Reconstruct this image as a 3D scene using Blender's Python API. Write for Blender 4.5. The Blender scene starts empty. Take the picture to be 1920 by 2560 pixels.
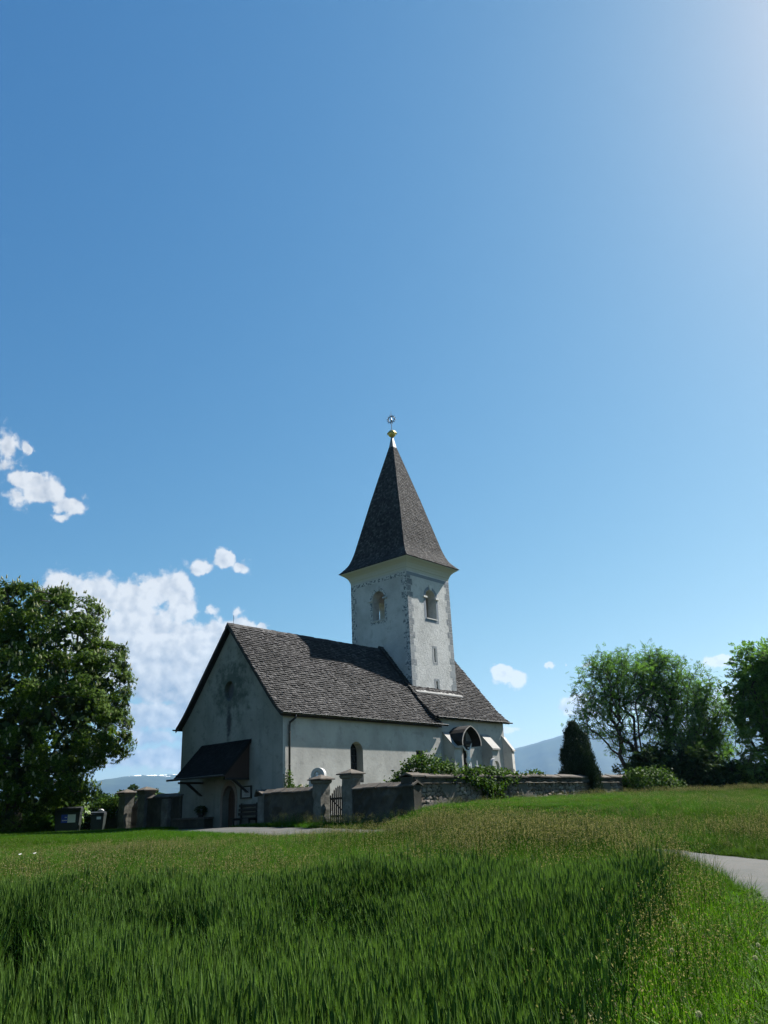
import bpy, bmesh, math, random
import numpy as np
from mathutils import Vector, Matrix
R = math.radians
random.seed(7)
rng = np.random.default_rng(11)
S = bpy.context.scene
COL = S.collection

# ------------------------------------------------------------------ camera
CAM_PITCH, CAM_ROLL = R(20.70), R(-2.59)
cd = bpy.data.cameras.new('camera')
cam = bpy.data.objects.new('camera', cd)
COL.objects.link(cam)
cd.sensor_fit = 'VERTICAL'
cd.sensor_height = 24.0
cd.lens = 2000.0 / 2560.0 * 24.0
cd.clip_start = 0.05
cd.clip_end = 60000
cp, sp = math.cos(CAM_PITCH), math.sin(CAM_PITCH)
fw, up, rt = Vector((0, cp, sp)), Vector((0, -sp, cp)), Vector((1, 0, 0))
cr, sr = math.cos(CAM_ROLL), math.sin(CAM_ROLL)
rt2, up2 = rt * cr + up * sr, up * cr - rt * sr
M = Matrix((rt2, up2, -fw)).transposed().to_4x4()
M.translation = Vector((0, 0, 1.6))
cam.matrix_world = M
S.camera = cam

# ------------------------------------------------------------------ sun, sky, exposure
SUN_AZ, SUN_EL = R(54.4), R(44.7)
SUN_STRENGTH, SKY_STRENGTH, EXPOSURE = 5.0, 0.05, 1.5
sund = bpy.data.lights.new('sun', 'SUN')
sund.energy = SUN_STRENGTH
sund.angle = R(0.5)
sund.color = (1.0, 0.955, 0.89)
sun = bpy.data.objects.new('sun', sund)
COL.objects.link(sun)
SD = Vector((math.sin(SUN_AZ) * math.cos(SUN_EL), math.cos(SUN_AZ) * math.cos(SUN_EL), math.sin(SUN_EL)))
sun.rotation_euler = SD.to_track_quat('Z', 'Y').to_euler()
S.view_settings.view_transform = 'Standard'
S.view_settings.look = 'None'
S.view_settings.exposure = EXPOSURE
S.view_settings.gamma = 1.0
S.render.film_transparent = False
cy = S.cycles
cy.max_bounces = 6
cy.diffuse_bounces = 3
cy.glossy_bounces = 2
cy.transmission_bounces = 4
cy.transparent_max_bounces = 8
cy.volume_bounces = 1
cy.caustics_reflective = False
cy.caustics_refractive = False
cy.use_denoising = True
cy.denoiser = 'OPENIMAGEDENOISE'
cy.denoising_input_passes = 'RGB_ALBEDO_NORMAL'
cy.denoising_prefilter = 'ACCURATE'
cy.use_adaptive_sampling = True
cy.adaptive_threshold = 0.008


class NT:
    """small writer for node trees"""
    def __init__(self, tree):
        self.t = tree
        tree.nodes.clear()

    def n(self, kind, **props):
        nd = self.t.nodes.new(kind)
        for k, v in props.items():
            setattr(nd, k, v)
        return nd

    def put(self, sock, val):
        if val is None:
            return
        if isinstance(val, bpy.types.NodeSocket):
            self.t.links.new(val, sock)
        elif isinstance(val, (tuple, list)) and len(val) == 3 and sock.type == 'RGBA':
            sock.default_value = (*val, 1)
        else:
            sock.default_value = val

    def m(self, op, a, b=None, c=None, clamp=False):
        nd = self.n('ShaderNodeMath', operation=op)
        nd.use_clamp = clamp
        for s_, v in zip(nd.inputs, (a, b, c)):
            self.put(s_, v)
        return nd.outputs[0]

    def vm(self, op, a, b=None, c=None):
        nd = self.n('ShaderNodeVectorMath', operation=op)
        self.put(nd.inputs[0], a)
        if op == 'SCALE':
            self.put(nd.inputs['Scale'], b)
        else:
            self.put(nd.inputs[1], b)
            self.put(nd.inputs[2], c)
        return nd.outputs['Value'] if op in ('LENGTH', 'DOT_PRODUCT', 'DISTANCE') else nd.outputs[0]

    flat_noise = False

    def noise(self, vec, scale, detail=4.0, rough=0.55, dist=0.0, color=False):
        nd = self.n('ShaderNodeTexNoise', noise_dimensions='2D' if self.flat_noise else '3D')
        self.put(nd.inputs['Vector'], vec)
        nd.inputs['Scale'].default_value = scale
        nd.inputs['Detail'].default_value = detail
        nd.inputs['Roughness'].default_value = rough
        nd.inputs['Distortion'].default_value = dist
        return nd.outputs['Color' if color else 'Fac']

    def ramp(self, fac, stops, interp='LINEAR'):
        nd = self.n('ShaderNodeValToRGB')
        self.put(nd.inputs[0], fac)
        el = nd.color_ramp.elements
        nd.color_ramp.interpolation = interp
        while len(el) > 1:
            el.remove(el[-1])
        for i, (p, c_) in enumerate(stops):
            e = el[0] if i == 0 else el.new(p)
            e.position = p
            e.color = (*c_, 1) if isinstance(c_, (tuple, list)) else (c_, c_, c_, 1)
        return nd.outputs[0]

    def mix(self, fac, a, b, blend='MIX'):
        nd = self.n('ShaderNodeMix', data_type='RGBA', blend_type=blend)
        self.put(nd.inputs[0], fac)
        self.put(nd.inputs[6], a)
        self.put(nd.inputs[7], b)
        return nd.outputs[2]

    def step(self, x, lo, hi):
        nd = self.n('ShaderNodeMapRange', interpolation_type='SMOOTHSTEP')
        self.put(nd.inputs[0], x)
        nd.inputs[1].default_value = lo
        nd.inputs[2].default_value = hi
        nd.inputs[3].default_value = 0
        nd.inputs[4].default_value = 1
        return nd.outputs[0]

    def sep(self, v):
        nd = self.n('ShaderNodeSeparateXYZ')
        self.put(nd.inputs[0], v)
        return nd.outputs

    def comb(self, x, y, z=0.0):
        nd = self.n('ShaderNodeCombineXYZ')
        for s_, v in zip(nd.inputs, (x, y, z)):
            self.put(s_, v)
        return nd.outputs[0]


W = bpy.data.worlds.new("World")
S.world = W
W.use_nodes = True
nt = NT(W.node_tree)
nt.flat_noise = True
sky = nt.n('ShaderNodeTexSky')
sky.sky_type = 'NISHITA'
sky.sun_disc = False
sky.sun_elevation = SUN_EL
sky.sun_rotation = SUN_AZ
sky.altitude = 500
sky.air_density = 1.0
sky.dust_density = 0.9
sky.ozone_density = 1.0
# fair-weather clouds of the sky: (azimuth, elevation, half width, half height, weight) in degrees
CLOUDS = [(-22.62, 14.97, 1.81, 1.46, 1), (-20.63, 14.41, 2.38, 1.87, 1), (-18.25, 14.5, 1.89, 1.63, 1), (-16.4, 15.24, 1.52, 1.37, 1), (-15.16, 15.27, 1.25, 1.52, 1), (-14.82, 14.05, 1.25, 1.24, 0.9), (-17.57, 12.37, 3.51, 2.43, 1), (-14.83, 11.33, 3.02, 2.17, 1), (-12.38, 11.88, 2.23, 1.51, 1), (-10.72, 12.56, 1.55, 0.97, 1), (-18.75, 10.48, 3.43, 2.39, 1), (-15.51, 8.92, 4.04, 1.87, 1), (-12.84, 9.17, 3.29, 2.16, 1), (-21.42, 11.74, 2.83, 2.9, 1), (-17.75, 7.23, 3.12, 0.73, 0.75), (-14.61, 6.8, 2.93, 1.05, 0.75), (-18.44, 6.08, 2.56, 0.64, 0.4), (-13.75, 5.23, 3.19, 0.52, 0.35), (-18.31, 4.31, 1.77, 0.76, 0.8), (-15.79, 4.38, 1.81, 0.77, 0.85), (-16.6, 6.9, 4.4, 1.1, 0.8), (-13.2, 7.4, 3.0, 1.3, 0.8), (-16.2, 5.4, 4.2, .7, .5), (-17.2, 4.2, 4.2, .9, .8), (-14.2, 3.9, 2.2, .8, .8), (-19.77, 3.97, 1.48, 0.62, 0.7), (-14.23, 4.22, 1.57, 0.9, 0.6), (-25.84, 21.96, 1.56, 0.78, 0.9), (-24.72, 21.3, 1.85, 1.0, 1), (-23.06, 20.62, 1.33, 0.75, 0.85), (-26.47, 20.84, 1.28, 0.73, 0.5), (-23.51, 19.83, 0.79, 0.37, 0.45), (-27.5, 23.84, 0.9, 1.29, 0.55), (-26.2, 24.02, 0.52, 0.47, 0.7), (-27.47, 22.67, 0.89, 0.65, 0.45), (-13.54, 16.78, 1.28, 0.7, 0.7), (-11.99, 17.48, 1.01, 0.78, 1), (-10.82, 16.88, 0.87, 0.56, 0.6), (-9.14, 12.74, 0.46, 0.5, 0.8), (-11.03, 13.67, 0.45, 0.5, 0.45), (-12.79, 14.02, 0.56, 0.33, 0.4), (7.81, 8.95, 1.11, 0.66, 1), (8.88, 8.47, 0.83, 0.71, 1), (7.3, 9.53, 0.7, 0.27, 0.3), (12.32, 6.36, 1.06, 0.74, 1), (13.34, 6.03, 1.05, 0.84, 0.9), (12.9, 6.72, 1.06, 0.48, 0.9), (22.19, 8.46, 1.25, 0.46, 1), (22.49, 6.07, 1.18, 1.01, 1), (21.7, 5.76, 0.95, 0.88, 0.9), (17.27, 6.13, 2.01, 1.04, 0.5), (10.97, 9.17, 0.38, 0.22, 0.8), (12.21, 9.18, 0.14, 0.16, 0.5), (13.8, 9.1, 0.43, 0.16, 0.6), (7.97, 4.97, 0.6, 0.26, 0.7), (8.4, 5.1, 0.54, 0.21, 0.6), (8.03, 8.39, 0.55, 0.33, 0.6), (7.82, 3.35, 1.34, 0.78, 0.45), (23.63, 3.38, 1.36, 0.73, 0.5)]
tc = nt.n('ShaderNodeTexCoord')
dx, dy, dz = nt.sep(tc.outputs['Generated'])
az_ = nt.m('MULTIPLY', nt.m('ARCTAN2', dx, dy), 57.29578)
el_ = nt.m('MULTIPLY', nt.m('ARCSINE', dz), 57.29578)
P0 = nt.comb(az_, el_)


def cloud_field(P):
    wob = nt.vm('SCALE', nt.vm('SUBTRACT', nt.noise(P, 0.9, 5, 0.55, 0.0, True), (0.5, 0.5, 0.5)), 0.75)
    P = nt.vm('ADD', P, wob)
    acc = None
    for a, e, ra, re, w in CLOUDS:
        d = nt.vm('LENGTH', nt.vm('MULTIPLY', nt.vm('SUBTRACT', P, (a, e, 0)), (1 / ra, 1 / re, 0)))
        q = nt.m('MULTIPLY', nt.m('SUBTRACT', 1.0, d), w)
        if acc is None:
            acc = q
        else:
            sm = nt.n('ShaderNodeMath', operation='SMOOTH_MAX')
            nt.put(sm.inputs[0], acc)
            nt.put(sm.inputs[1], q)
            sm.inputs[2].default_value = 0.22
            acc = sm.outputs[0]
    return acc


def vor(P, sc):
    nd = nt.n('ShaderNodeTexVoronoi', feature='SMOOTH_F1', voronoi_dimensions='2D')
    nt.put(nd.inputs['Vector'], P)
    nd.inputs['Scale'].default_value = sc
    nd.inputs['Smoothness'].default_value = .45
    return nt.m('SUBTRACT', .42, nd.outputs['Distance'])


def billow(P, detail=True):
    """cauliflower heads of three sizes, broken up by fine noise"""
    w = nt.vm('SCALE', nt.vm('SUBTRACT', nt.noise(P, 1.1, 4, .6, 0, True), (.5, .5, .5)), .9)
    Q = nt.vm('ADD', P, w)
    h = nt.m('ADD', nt.m('MULTIPLY', vor(Q, .62), .75), nt.m('MULTIPLY', vor(Q, 1.45), .42))
    if not detail:
        return h
    h = nt.m('ADD', h, nt.m('MULTIPLY', vor(Q, 3.6), .22))
    return nt.m('ADD', h, nt.m('MULTIPLY', nt.m('SUBTRACT', nt.noise(P, 2.2, 7, .6), .5), .45))


base = cloud_field(P0)
hf = billow(P0)
fineN = nt.noise(P0, 1.3, 6, .55)
dens = nt.m('ADD', base, hf)
dens = nt.m('ADD', dens, nt.m('MULTIPLY', nt.step(base, .06, .5), .58))
cover = nt.step(dens, 0.0, 0.72)
# heads are bright on the side of the sun, grey in their own shade and at the base
h0, hs = billow(P0, False), billow(nt.vm('ADD', P0, (.45, .36, 0)), False)
lit = nt.m('MULTIPLY', nt.m('SUBTRACT', h0, hs), 1.0)
lit = nt.m('ADD', lit, nt.m('MULTIPLY', nt.m('SUBTRACT', fineN, .5), .35))
lit = nt.m('ADD', lit, .78)
lit = nt.m('SUBTRACT', lit, nt.m('MULTIPLY', nt.step(dens, .8, 1.9), .22))
up_ = nt.m('MULTIPLY', nt.step(nt.m('ADD', el_, nt.m('MULTIPLY', nt.step(az_, -9.5, 0), 5.0)), 5.0, 14.0), .66)
lit = nt.m('ADD', lit, nt.m('SUBTRACT', up_, .50), None, True)
ccol = nt.mix(lit, (2.3, 2.75, 3.45), (5.9, 6.0, 6.1))
# clear mountain air: a deeper blue away from the sun than the sky model gives
sr_, sg_, sb_ = nt.sep(sky.outputs[0])
deep = nt.comb(nt.m('MULTIPLY', nt.m('POWER', sr_, 1.4), .345), nt.m('MULTIPLY', nt.m('POWER', sg_, .92), .835), nt.m('MULTIPLY', nt.m('POWER', sb_, .54), 1.70))
skyc = nt.mix(nt.m('MULTIPLY', cover, 0.93), deep, ccol)
bg = nt.n('ShaderNodeBackground')
nt.put(bg.inputs[0], skyc)
bg.inputs[1].default_value = SKY_STRENGTH
out = nt.n('ShaderNodeOutputWorld')
nt.t.links.new(bg.outputs[0], out.inputs[0])
W.cycles.sampling_method = 'MANUAL'
W.cycles.sample_map_resolution = 512

# ------------------------------------------------------------------ frames
AZ = R(41.26)
CH = Matrix.Translation((-5.385, 40.0, 0)) @ Matrix.Rotation(R(90) - AZ, 4, 'Z')   # church frame: x along the nave, y along the gable
UX, UY = math.sin(AZ), math.cos(AZ)


def wpos(u, v, z=0.0):
    return CH @ Vector((u, v, z))


def uv_of(x, y):
    a, b = x + 5.385, y - 40.0
    return a * UX + b * UY, -a * UY + b * UX


def sst(x, a, b):
    t = np.clip((np.asarray(x, float) - a) / (b - a), 0, 1)
    return t * t * (3 - 2 * t)


def wav(x, y):
    return 0.05 * np.sin(x * .55 + y * .31) + 0.04 * np.sin(x * .23 - y * .47 + 1.3) + .02 * np.sin(x * 1.3 + 2) * np.sin(y * 1.1)


def H(x, y):
    x = np.asarray(x, float)
    y = np.asarray(y, float)
    base = np.interp(y, [-40, 0, 3, 10, 38, 50, 60, 90, 160, 400, 1200, 9000], [-.9, 0, .02, .3, 1.3, 1.32, 1.0, -1.5, -12, -40, -60, -60])
    u, v = uv_of(x, y)
    bank = .64 * sst(u, -3.4, -.2) * sst(-v, 8.2, 9.2) * (1 - sst(-v, 12, 30)) * (1 - sst(u, 24, 36))
    ch = sst(np.maximum(np.abs(u - 9) - 11, np.abs(v - 2) - 10), 1.5, 6)      # level ground round the church
    mound = 1.0 * sst(-x, 18.3, 20.5) * sst(y, 43.5, 47) * (1 - sst(y, 54, 70))
    bank = bank - .32 * sst(u, 12, 19) * sst(-v, 9.6, 11.5)
    dip = -.17 * sst(x, 2, 5) * sst(y, 5, 9) * (1 - sst(y, 17, 26))
    return base + bank + mound + dip + wav(x, y) * (.25 + .75 * ch) * sst(y, 1, 4)


# ------------------------------------------------------------------ mesh builder
class MB:
    def __init__(self):
        self.v, self.f, self.mi = [], [], []

    def add(self, vs, fs, m=0):
        o = len(self.v)
        self.v += [tuple(p) for p in vs]
        self.f += [tuple(i + o for i in f) for f in fs]
        self.mi += [m] * len(fs)
        return self

    def quad(self, a, b, c_, d, m=0):
        return self.add([a, b, c_, d], [(0, 1, 2, 3)], m)

    def box(self, x0, x1, y0, y1, z0, z1, m=0, mat=None):
        vs = [Vector(p) for p in ((x0, y0, z0), (x1, y0, z0), (x1, y1, z0), (x0, y1, z0), (x0, y0, z1), (x1, y0, z1), (x1, y1, z1), (x0, y1, z1))]
        if mat is not None:
            vs = [mat @ p for p in vs]
        return self.add(vs, [(3, 2, 1, 0), (4, 5, 6, 7), (0, 1, 5, 4), (1, 2, 6, 5), (2, 3, 7, 6), (3, 0, 4, 7)], m)

    def prism(self, poly, fn, a, b, m=0):
        """poly: 2D outline; fn(p,q,t) -> 3D; from t=a to t=b"""
        n = len(poly)
        vs = [fn(p, q, a) for p, q in poly] + [fn(p, q, b) for p, q in poly]
        fs = [tuple(range(n - 1, -1, -1)), tuple(range(n, 2 * n))] + [(i, (i + 1) % n, n + (i + 1) % n, n + i) for i in range(n)]
        return self.add(vs, fs, m)

    def tube(self, pts, rad, n=6, m=0, cap=True):
        pts = [Vector(p) for p in pts]
        if not isinstance(rad, (list, tuple)):
            rad = [rad] * len(pts)
        vs, fs = [], []
        ref = Vector((0.31, 0.17, 0.93))
        for i, p in enumerate(pts):
            d = (pts[min(i + 1, len(pts) - 1)] - pts[max(i - 1, 0)]).normalized()
            if abs(d.dot(ref)) > .95:
                ref = Vector((1, .1, 0))
            a = d.cross(ref).normalized()
            b = d.cross(a)
            for k in range(n):
                t = 2 * math.pi * k / n
                vs.append(p + (a * math.cos(t) + b * math.sin(t)) * rad[i])
        for i in range(len(pts) - 1):
            for k in range(n):
                fs.append((i * n + k, i * n + (k + 1) % n, (i + 1) * n + (k + 1) % n, (i + 1) * n + k))
        if cap:
            fs += [tuple(range(n - 1, -1, -1)), tuple(range((len(pts) - 1) * n, len(pts) * n))]
        return self.add(vs, fs, m)

    def lathe(self, prof, c=(0, 0, 0), n=20, m=0):
        vs, fs = [], []
        for r_, z in prof:
            for k in range(n):
                t = 2 * math.pi * k / n
                vs.append((c[0] + r_ * math.cos(t), c[1] + r_ * math.sin(t), c[2] + z))
        for i in range(len(prof) - 1):
            for k in range(n):
                fs.append((i * n + k, i * n + (k + 1) % n, (i + 1) * n + (k + 1) % n, (i + 1) * n + k))
        fs += [tuple(range(n - 1, -1, -1)), tuple(range((len(prof) - 1) * n, len(prof) * n))]
        return self.add(vs, fs, m)

    def mesh(self, name, mats, smooth=False):
        me = bpy.data.meshes.new(name)
        me.from_pydata(self.v, [], self.f)
        for x in (mats if isinstance(mats, (list, tuple)) else [mats]):
            me.materials.append(x)
        me.polygons.foreach_set('material_index', self.mi)
        if smooth:
            me.polygons.foreach_set('use_smooth', [True] * len(self.f))
        me.update()
        return me

    def build(self, name, mats, parent=None, smooth=False, bevel=0.0, recalc=False):
        me = self.mesh(name, mats, smooth)
        if recalc:
            fix_normals(me)
        o = bpy.data.objects.new(name, me)
        COL.objects.link(o)
        if parent is not None:
            o.parent = parent
        if bevel:
            bv = o.modifiers.new('bevel', 'BEVEL')
            bv.width = bevel
            bv.segments = 2
            bv.limit_method = 'ANGLE'
        return o


def fix_normals(me):
    bm = bmesh.new()
    bm.from_mesh(me)
    bmesh.ops.recalc_face_normals(bm, faces=bm.faces)
    bm.to_mesh(me)
    bm.free()


def np_mesh(name, verts, faces, mats, mi=None, smooth=False):
    """verts (n,3); faces (m,k) all of the same size k"""
    me = bpy.data.meshes.new(name)
    verts = np.asarray(verts, np.float32)
    faces = np.asarray(faces, np.int32)
    m, k = faces.shape
    me.vertices.add(len(verts))
    me.vertices.foreach_set('co', verts.ravel())
    me.loops.add(m * k)
    me.loops.foreach_set('vertex_index', faces.ravel())
    me.polygons.add(m)
    me.polygons.foreach_set('loop_start', np.arange(0, m * k, k, dtype=np.int32))
    me.polygons.foreach_set('loop_total', np.full(m, k, np.int32))
    for x in (mats if isinstance(mats, (list, tuple)) else [mats]):
        me.materials.append(x)
    if mi is not None:
        me.polygons.foreach_set('material_index', np.asarray(mi, np.int32))
    if smooth:
        me.polygons.foreach_set('use_smooth', np.ones(m, bool))
    me.update(calc_edges=True)
    return me


def link(name, me, parent=None):
    o = bpy.data.objects.new(name, me)
    COL.objects.link(o)
    if parent is not None:
        o.parent = parent
    return o


def tag(o, label=None, cat=None, group=None, kind=None):
    for k, v in (('label', label), ('category', cat), ('group', group), ('kind', kind)):
        if v:
            o[k] = v
    return o


def thing(name, label, cat, mat=None, group=None):
    o = bpy.data.objects.new(name, None)
    o.empty_display_size = .2
    COL.objects.link(o)
    if mat is not None:
        o.matrix_world = mat
    return tag(o, label, cat, group)


def carve(o, cutter_mb, op='DIFFERENCE'):
    me = cutter_mb.mesh('cut', [])
    fix_normals(me)
    c = bpy.data.objects.new('cut', me)
    COL.objects.link(c)
    md = o.modifiers.new('b', 'BOOLEAN')
    md.operation = op
    md.solver = 'EXACT'
    md.object = c
    par, c.parent = o.parent, None
    mw = o.parent.matrix_world.copy() if o.parent else Matrix()
    o.parent = None
    bpy.context.view_layer.update()
    new = bpy.data.meshes.new_from_object(o.evaluated_get(bpy.context.evaluated_depsgraph_get()))
    o.modifiers.clear()
    o.data = new
    o.parent = par
    bpy.data.objects.remove(c)
    return o


def arch(w, h, n=10, cx=0.0, z0=0.0, point=0.0):
    """outline of an arched opening w wide, h high over z0"""
    r_ = w / 2
    pts = [(cx - r_, z0), (cx + r_, z0)]
    zs = z0 + h - r_ * (1 + point)
    for k in range(n + 1):
        t = math.pi * k / n
        pts.append((cx + r_ * math.cos(t), zs + r_ * math.sin(t) * (1 + point)))
    return pts


# ------------------------------------------------------------------ materials
def mat(name, fn):
    m = bpy.data.materials.new(name)
    m.use_nodes = True
    t = NT(m.node_tree)
    o = t.n('ShaderNodeOutputMaterial')
    fn(t, o)
    return m


def bsdf(t, o, color, rough=0.8, bump=None, bstr=0.3, bdist=0.02, metal=0.0, spec=0.3):
    p = t.n('ShaderNodeBsdfPrincipled')
    t.put(p.inputs['Base Color'], color)
    t.put(p.inputs['Roughness'], rough)
    p.inputs['Metallic'].default_value = metal
    p.inputs['Specular IOR Level'].default_value = spec
    if bump is not None:
        b = t.n('ShaderNodeBump')
        b.inputs['Strength'].default_value = bstr
        b.inputs['Distance'].default_value = bdist
        t.put(b.inputs['Height'], bump)
        t.t.links.new(b.outputs[0], p.inputs['Normal'])
    t.t.links.new(p.outputs[0], o.inputs[0])
    return p


def obj_co(t):
    return t.n('ShaderNodeTexCoord').outputs['Object']


def simple(name, col, rough=.7, var=.15, scale=6., metal=0., spec=.3, bstr=.25, bscale=30., bdist=.01):
    def f(t, o):
        co = obj_co(t)
        n1 = t.noise(co, scale, 5, .6)
        c_ = t.mix(n1, tuple(x * (1 - var) for x in col), tuple(min(1, x * (1 + var)) for x in col))
        bsdf(t, o, c_, rough, t.noise(co, bscale, 4, .6), bstr, bdist, metal, spec)
    return mat(name, f)


def plaster(name, col, dirt, kind):
    def f(t, o):
        co = obj_co(t)
        x, y, z = t.sep(co)
        big = t.noise(co, .55, 6, .6)
        finen = t.noise(co, 9, 6, .65)
        c_ = t.mix(t.step(big, .38, .68), col, tuple(a * .74 for a in col))
        med = t.noise(co, 2.1, 7, .68)
        c_ = t.mix(t.m('MULTIPLY', t.step(med, .54, .66), .40), c_, tuple(a * .62 for a in dirt))
        c_ = t.mix(t.m('MULTIPLY', t.step(finen, .52, .78), .35), c_, tuple(a * .66 for a in col))
        streak = t.noise(t.vm('MULTIPLY', co, (2.2, 2.2, .22)), 1.0, 5, .6)
        c_ = t.mix(t.m('MULTIPLY', t.step(streak, .52, .78), .5), c_, dirt)
        b = t.m('ADD', t.noise(co, 5, 5, .6), t.m('MULTIPLY', finen, .6))
        bs = .35
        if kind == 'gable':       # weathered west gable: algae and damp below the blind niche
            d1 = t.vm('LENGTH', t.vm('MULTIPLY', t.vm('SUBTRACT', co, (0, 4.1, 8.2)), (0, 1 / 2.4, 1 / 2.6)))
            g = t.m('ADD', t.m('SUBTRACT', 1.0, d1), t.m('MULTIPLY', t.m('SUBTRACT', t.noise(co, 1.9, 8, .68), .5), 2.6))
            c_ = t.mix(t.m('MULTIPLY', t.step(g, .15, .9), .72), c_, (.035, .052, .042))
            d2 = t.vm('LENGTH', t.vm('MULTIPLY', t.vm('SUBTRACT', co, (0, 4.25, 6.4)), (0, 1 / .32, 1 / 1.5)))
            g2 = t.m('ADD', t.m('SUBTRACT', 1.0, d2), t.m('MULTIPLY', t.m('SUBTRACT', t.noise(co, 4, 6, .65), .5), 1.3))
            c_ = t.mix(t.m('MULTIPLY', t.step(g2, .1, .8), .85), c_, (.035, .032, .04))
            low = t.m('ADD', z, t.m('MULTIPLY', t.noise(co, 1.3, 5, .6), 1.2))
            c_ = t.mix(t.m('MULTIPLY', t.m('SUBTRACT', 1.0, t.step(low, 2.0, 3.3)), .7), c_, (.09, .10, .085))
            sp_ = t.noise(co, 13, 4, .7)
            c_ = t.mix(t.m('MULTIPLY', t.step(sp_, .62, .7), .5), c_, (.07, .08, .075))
        if kind == 'side':
            low = t.m('ADD', z, t.m('MULTIPLY', t.noise(co, .9, 5, .6), 1.6))
            c_ = t.mix(t.m('MULTIPLY', t.m('SUBTRACT', 1.0, t.step(low, 2.2, 4.4)), .45), c_, (.36, .31, .25))
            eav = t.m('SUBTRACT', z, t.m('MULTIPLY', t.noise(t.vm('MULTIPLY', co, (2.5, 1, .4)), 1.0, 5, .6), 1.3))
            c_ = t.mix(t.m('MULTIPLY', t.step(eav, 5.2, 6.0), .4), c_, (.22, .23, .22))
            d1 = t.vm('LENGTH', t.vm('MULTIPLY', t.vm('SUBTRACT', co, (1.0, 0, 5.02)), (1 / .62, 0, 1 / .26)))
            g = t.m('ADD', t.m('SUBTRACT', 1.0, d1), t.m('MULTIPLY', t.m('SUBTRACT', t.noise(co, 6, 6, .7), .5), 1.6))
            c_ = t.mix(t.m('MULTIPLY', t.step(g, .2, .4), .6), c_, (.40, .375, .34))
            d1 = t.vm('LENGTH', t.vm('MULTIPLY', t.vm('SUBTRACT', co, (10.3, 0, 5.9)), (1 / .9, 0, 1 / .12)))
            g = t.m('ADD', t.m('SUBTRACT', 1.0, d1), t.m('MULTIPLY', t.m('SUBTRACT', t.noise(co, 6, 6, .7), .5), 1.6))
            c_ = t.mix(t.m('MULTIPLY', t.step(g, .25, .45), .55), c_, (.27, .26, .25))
        if kind == 'tower':
            b = t.m('ADD', t.noise(co, 6, 6, .65, 1.2), t.m('MULTIPLY', t.noise(co, 22, 5, .6), .5))
            bs = .8
        bsdf(t, o, c_, .92, b, bs, .05 if kind == 'tower' else .025, 0, .15)
    return mat(name, f)


M_side = plaster('lime_plaster', (.415, .408, .380), (.30, .295, .275), 'side')
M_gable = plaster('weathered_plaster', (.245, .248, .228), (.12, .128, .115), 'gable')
M_tower = plaster('white_roughcast', (.50, .50, .487), (.41, .412, .40), 'tower')
M_chan = plaster('chancel_plaster', (.41, .405, .38), (.26, .255, .24), 'plain')
M_cornice = simple('cornice_plaster', (.42, .415, .365), .9, .05, 2)


def m_shingle(name, c0, c1, c2):
    def f(t, o):
        g = t.n('ShaderNodeNewGeometry')
        co = obj_co(t)
        rp = g.outputs['Random Per Island']
        c_ = t.ramp(rp, [(0, c0), (.35, c1), (.65, c1), (1, c2)])
        big = t.noise(co, .5, 5, .62)
        c_ = t.mix(t.m('MULTIPLY', t.step(big, .42, .72), .55), c_, tuple(a * .62 for a in c0))
        gr = t.noise(t.vm('MULTIPLY', co, (1, 1, 1)), 45, 3, .6)
        c_ = t.mix(t.m('MULTIPLY', t.step(gr, .5, .8), .4), c_, tuple(a * .5 for a in c0))
        bsdf(t, o, c_, .9, gr, .4, .01, 0, .10)
    return mat(name, f)


M_shingle = m_shingle('weathered_shingle', (.028, .0272, .027), (.052, .0505, .05), (.105, .102, .10))
M_shdark = m_shingle('dark_shingle', (.007, .007, .007), (.011, .011, .011), (.02, .02, .02))
M_slab = simple('roof_boards', (.016, .015, .014), .9)
M_edgeshade = simple('shingle_edge_shade', (.012, .0115, .011), .95)  # shadow line between courses, put into the colour of the shingle edges
M_capstone = simple('buttress_capstone', (.27, .265, .25), .9, .2, 4)
M_darkwood = simple('dark_wood', (.024, .020, .017), .75, .3, 8)
M_brownwood = simple('brown_boards', (.05, .028, .02), .75, .3, 8)
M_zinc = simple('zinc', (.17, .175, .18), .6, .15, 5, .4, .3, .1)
M_blackmetal = simple('black_metal', (.022, .021, .02), .45, .2, 5, .3, .5, .1)
M_brass = simple('aged_brass', (.52, .43, .16), .38, .2, 7, .85, .5, .15)
M_glass = simple('dark_glass', (.012, .013, .016), .22, .2, 3, 0, .5, .05)
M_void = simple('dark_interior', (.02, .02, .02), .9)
M_quoin = None


def _quoin(t, o):
    co = obj_co(t)
    g = t.n('ShaderNodeNewGeometry')
    c_ = t.mix(g.outputs['Random Per Island'], (.15, .165, .18), (.27, .285, .295))
    n1 = t.noise(co, 7, 6, .68)
    c_ = t.mix(t.m('MULTIPLY', t.step(n1, .5, .62), .55), c_, (.40, .40, .39))
    bsdf(t, o, c_, .9, t.noise(co, 22, 5, .6), .5, .02, 0, .15)


def _quoin_worn(t, o):
    co = obj_co(t)
    n1 = t.noise(co, 5.5, 7, .72)
    c_ = t.mix(t.step(n1, .45, .53), (.13, .15, .165), (.48, .48, .465))
    bsdf(t, o, c_, .9, t.noise(co, 22, 5, .6), .5, .02, 0, .15)


M_quoin = mat('grey_painted_quoin', _quoin)
M_quoinworn = mat('worn_grey_quoin', _quoin_worn)
M_trimwhite = simple('white_trim', (.54, .53, .50), .9, .06, 5)
M_band = simple('grey_band', (.19, .215, .245), .9, .2, 9)
M_white = simple('white_paint', (.66, .66, .65), .6, .06, 8)
M_marble = simple('white_marble', (.36, .36, .355), .6, .12, 4)
M_sand = simple('weathered_sandstone', (.34, .28, .2), .9, .25, 6)


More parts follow.
